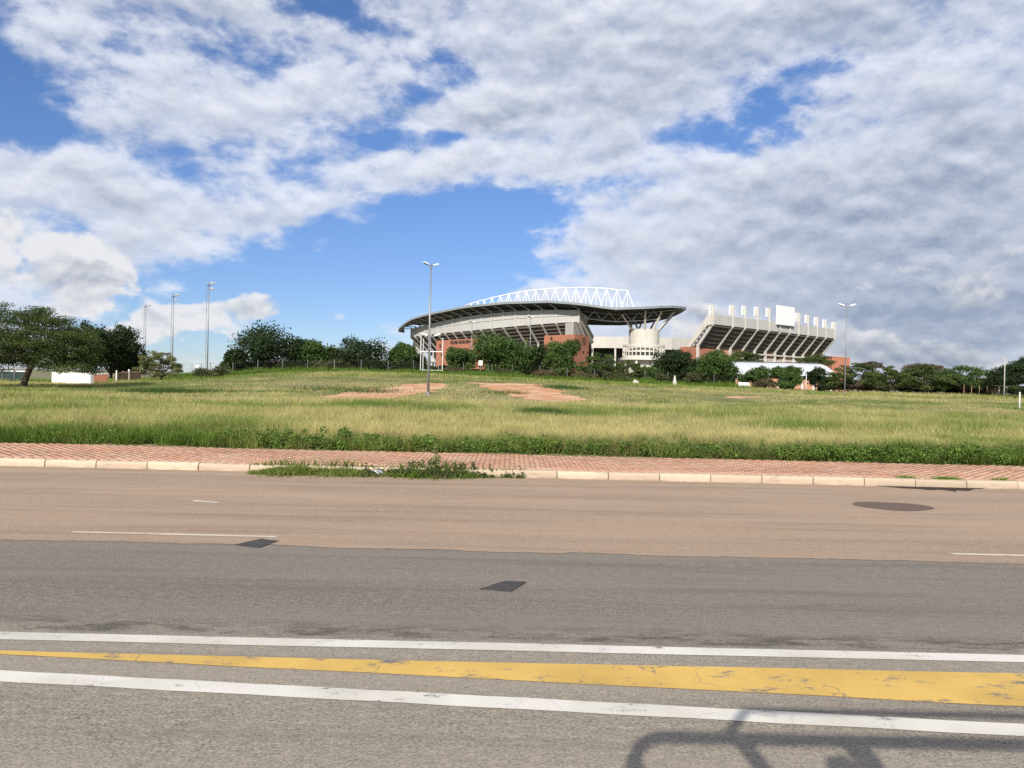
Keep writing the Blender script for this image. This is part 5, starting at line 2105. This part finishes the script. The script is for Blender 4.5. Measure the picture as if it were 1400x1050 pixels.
# ------------------------------------------------------------------ the open truck the picture is taken from (only its frame's shadow falls into view)
def build_truck():
    t = thing('open_truck', 'open pickup truck with a tubular roof frame casting its shadow on the road', 'truck', (0, -0.95, 0))
    Y1, Y0 = 0.0, -1.8
    # bed and cab
    b = MB().box((0.6, -.9, .78), (5.0, 1.74, .12))
    b.build('bed_floor', M['car_paint'], t, bevel=.02)
    for y in (-1.77, -.05):
        MB().box((.1, y, 1.08), (3.9, .06, .50)).build('side_panel', M['car_paint'], t, bevel=.015)
    MB().box((-1.88, -.91, 1.08), (.06, 1.66, .50)).build('tailgate', M['car_paint'], t, bevel=.015)
    cab = MB().prism([(2.15, -1.76, .5), (4.6, -1.76, .5), (4.65, -1.76, 1.05), (3.6, -1.76, 1.15), (3.05, -1.76, 1.72), (2.2, -1.76, 1.74)], (0, 1.7, 0))
    cab.build('cab', M['car_paint'], t, bevel=.04)
    for y in (-1.772, -.048):
        MB().prism([(2.35, y, 1.2), (3.35, y, 1.2), (2.98, y, 1.62), (2.35, y, 1.64)], (0, .012, 0)).build('window', M['glass'], t)
    for x in (-1.0, 3.75):
        for y in (-1.75, -.22):
            w = MB().tube([(x, y, .38), (x, y + .2, .38)], .38, 20).build('wheel', M['tyre'], t)
            MB().tube([(x, y - .01, .38), (x, y + .21, .38)], .2, 14).build('rim', M['grey_steel'], w)
    # tubular frame: rounded hoop on posts, lighter rail above it
    def sh(px, py, z):
        """point at height z whose shadow falls on the road at that pixel"""
        q = road_px(px, py)
        k = z / math.tan(SUN_EL)
        return Vector((q.x - k * math.sin(SUN_AZ), q.y - k * math.cos(SUN_AZ), z))
    zr = 2.40
    x_l = sh(876, 1012, zr).x
    yr = sh(1100, 1012, zr).y
    arc = [Vector((x_l + .13 - .13 * math.sin(a), yr, zr - .13 + .13 * math.cos(a))) for a in np.linspace(0, math.pi / 2, 6)]
    MB().tube([(4.4, yr, zr)] + arc + [(x_l, yr, .8)], .041, 8).build('frame_rail', M['dark_steel'], t, smooth=True)
    MB().tube([(3.0, yr, zr), (3.0, yr, 1.6)], .036, 8).build('frame_post', M['dark_steel'], t)
    for x in (x_l, 3.0):
        MB().tube([(x, yr, zr - .13), (x, -1.75, zr - .13), (x, -1.75, .9)], .03, 8).build('frame_hoop', M['dark_steel'], t)
    z2 = 2.60
    y2 = sh(1250, 976, z2).y
    a0 = sh(1022, 973, z2)
    MB().tube([(a0.x, y2, z2), (4.4, y2, z2)], .022, 6).build('upper_rail', M['dark_steel'], t)
    MB().tube([(a0.x, y2, z2), (sh(990, 1008, zr).x, yr, zr)], .03, 6).build('rail_bracket', M['dark_steel'], t)
    MB().tube([(3.0, y2, z2), (3.0, yr, zr)], .02, 6).build('rail_bracket', M['dark_steel'], t)
    # diagonal braces behind the rail; the thick one is added for its shadow
    for (pa, pb, zz, r) in (((1016, 1016), (1062, 1075), 2.14, .046), ((1168, 1018), (1206, 1070), 2.16, .075)):
        p, q = sh(*pa, zr), sh(*pb, zz)
        MB().tube([p, q, q + Vector((.25, -.9, -.6))], r, 8).build('brace', M['dark_steel'], t)
    p = sh(1152, 1048, 2.2)
    MB().box(p, (.15, .12, .1), .3).build('shadow_knob', M['dark_steel'], t, bevel=.03)  # unseen knob, added to cast the dark blob in the frame's shadow


build_truck()
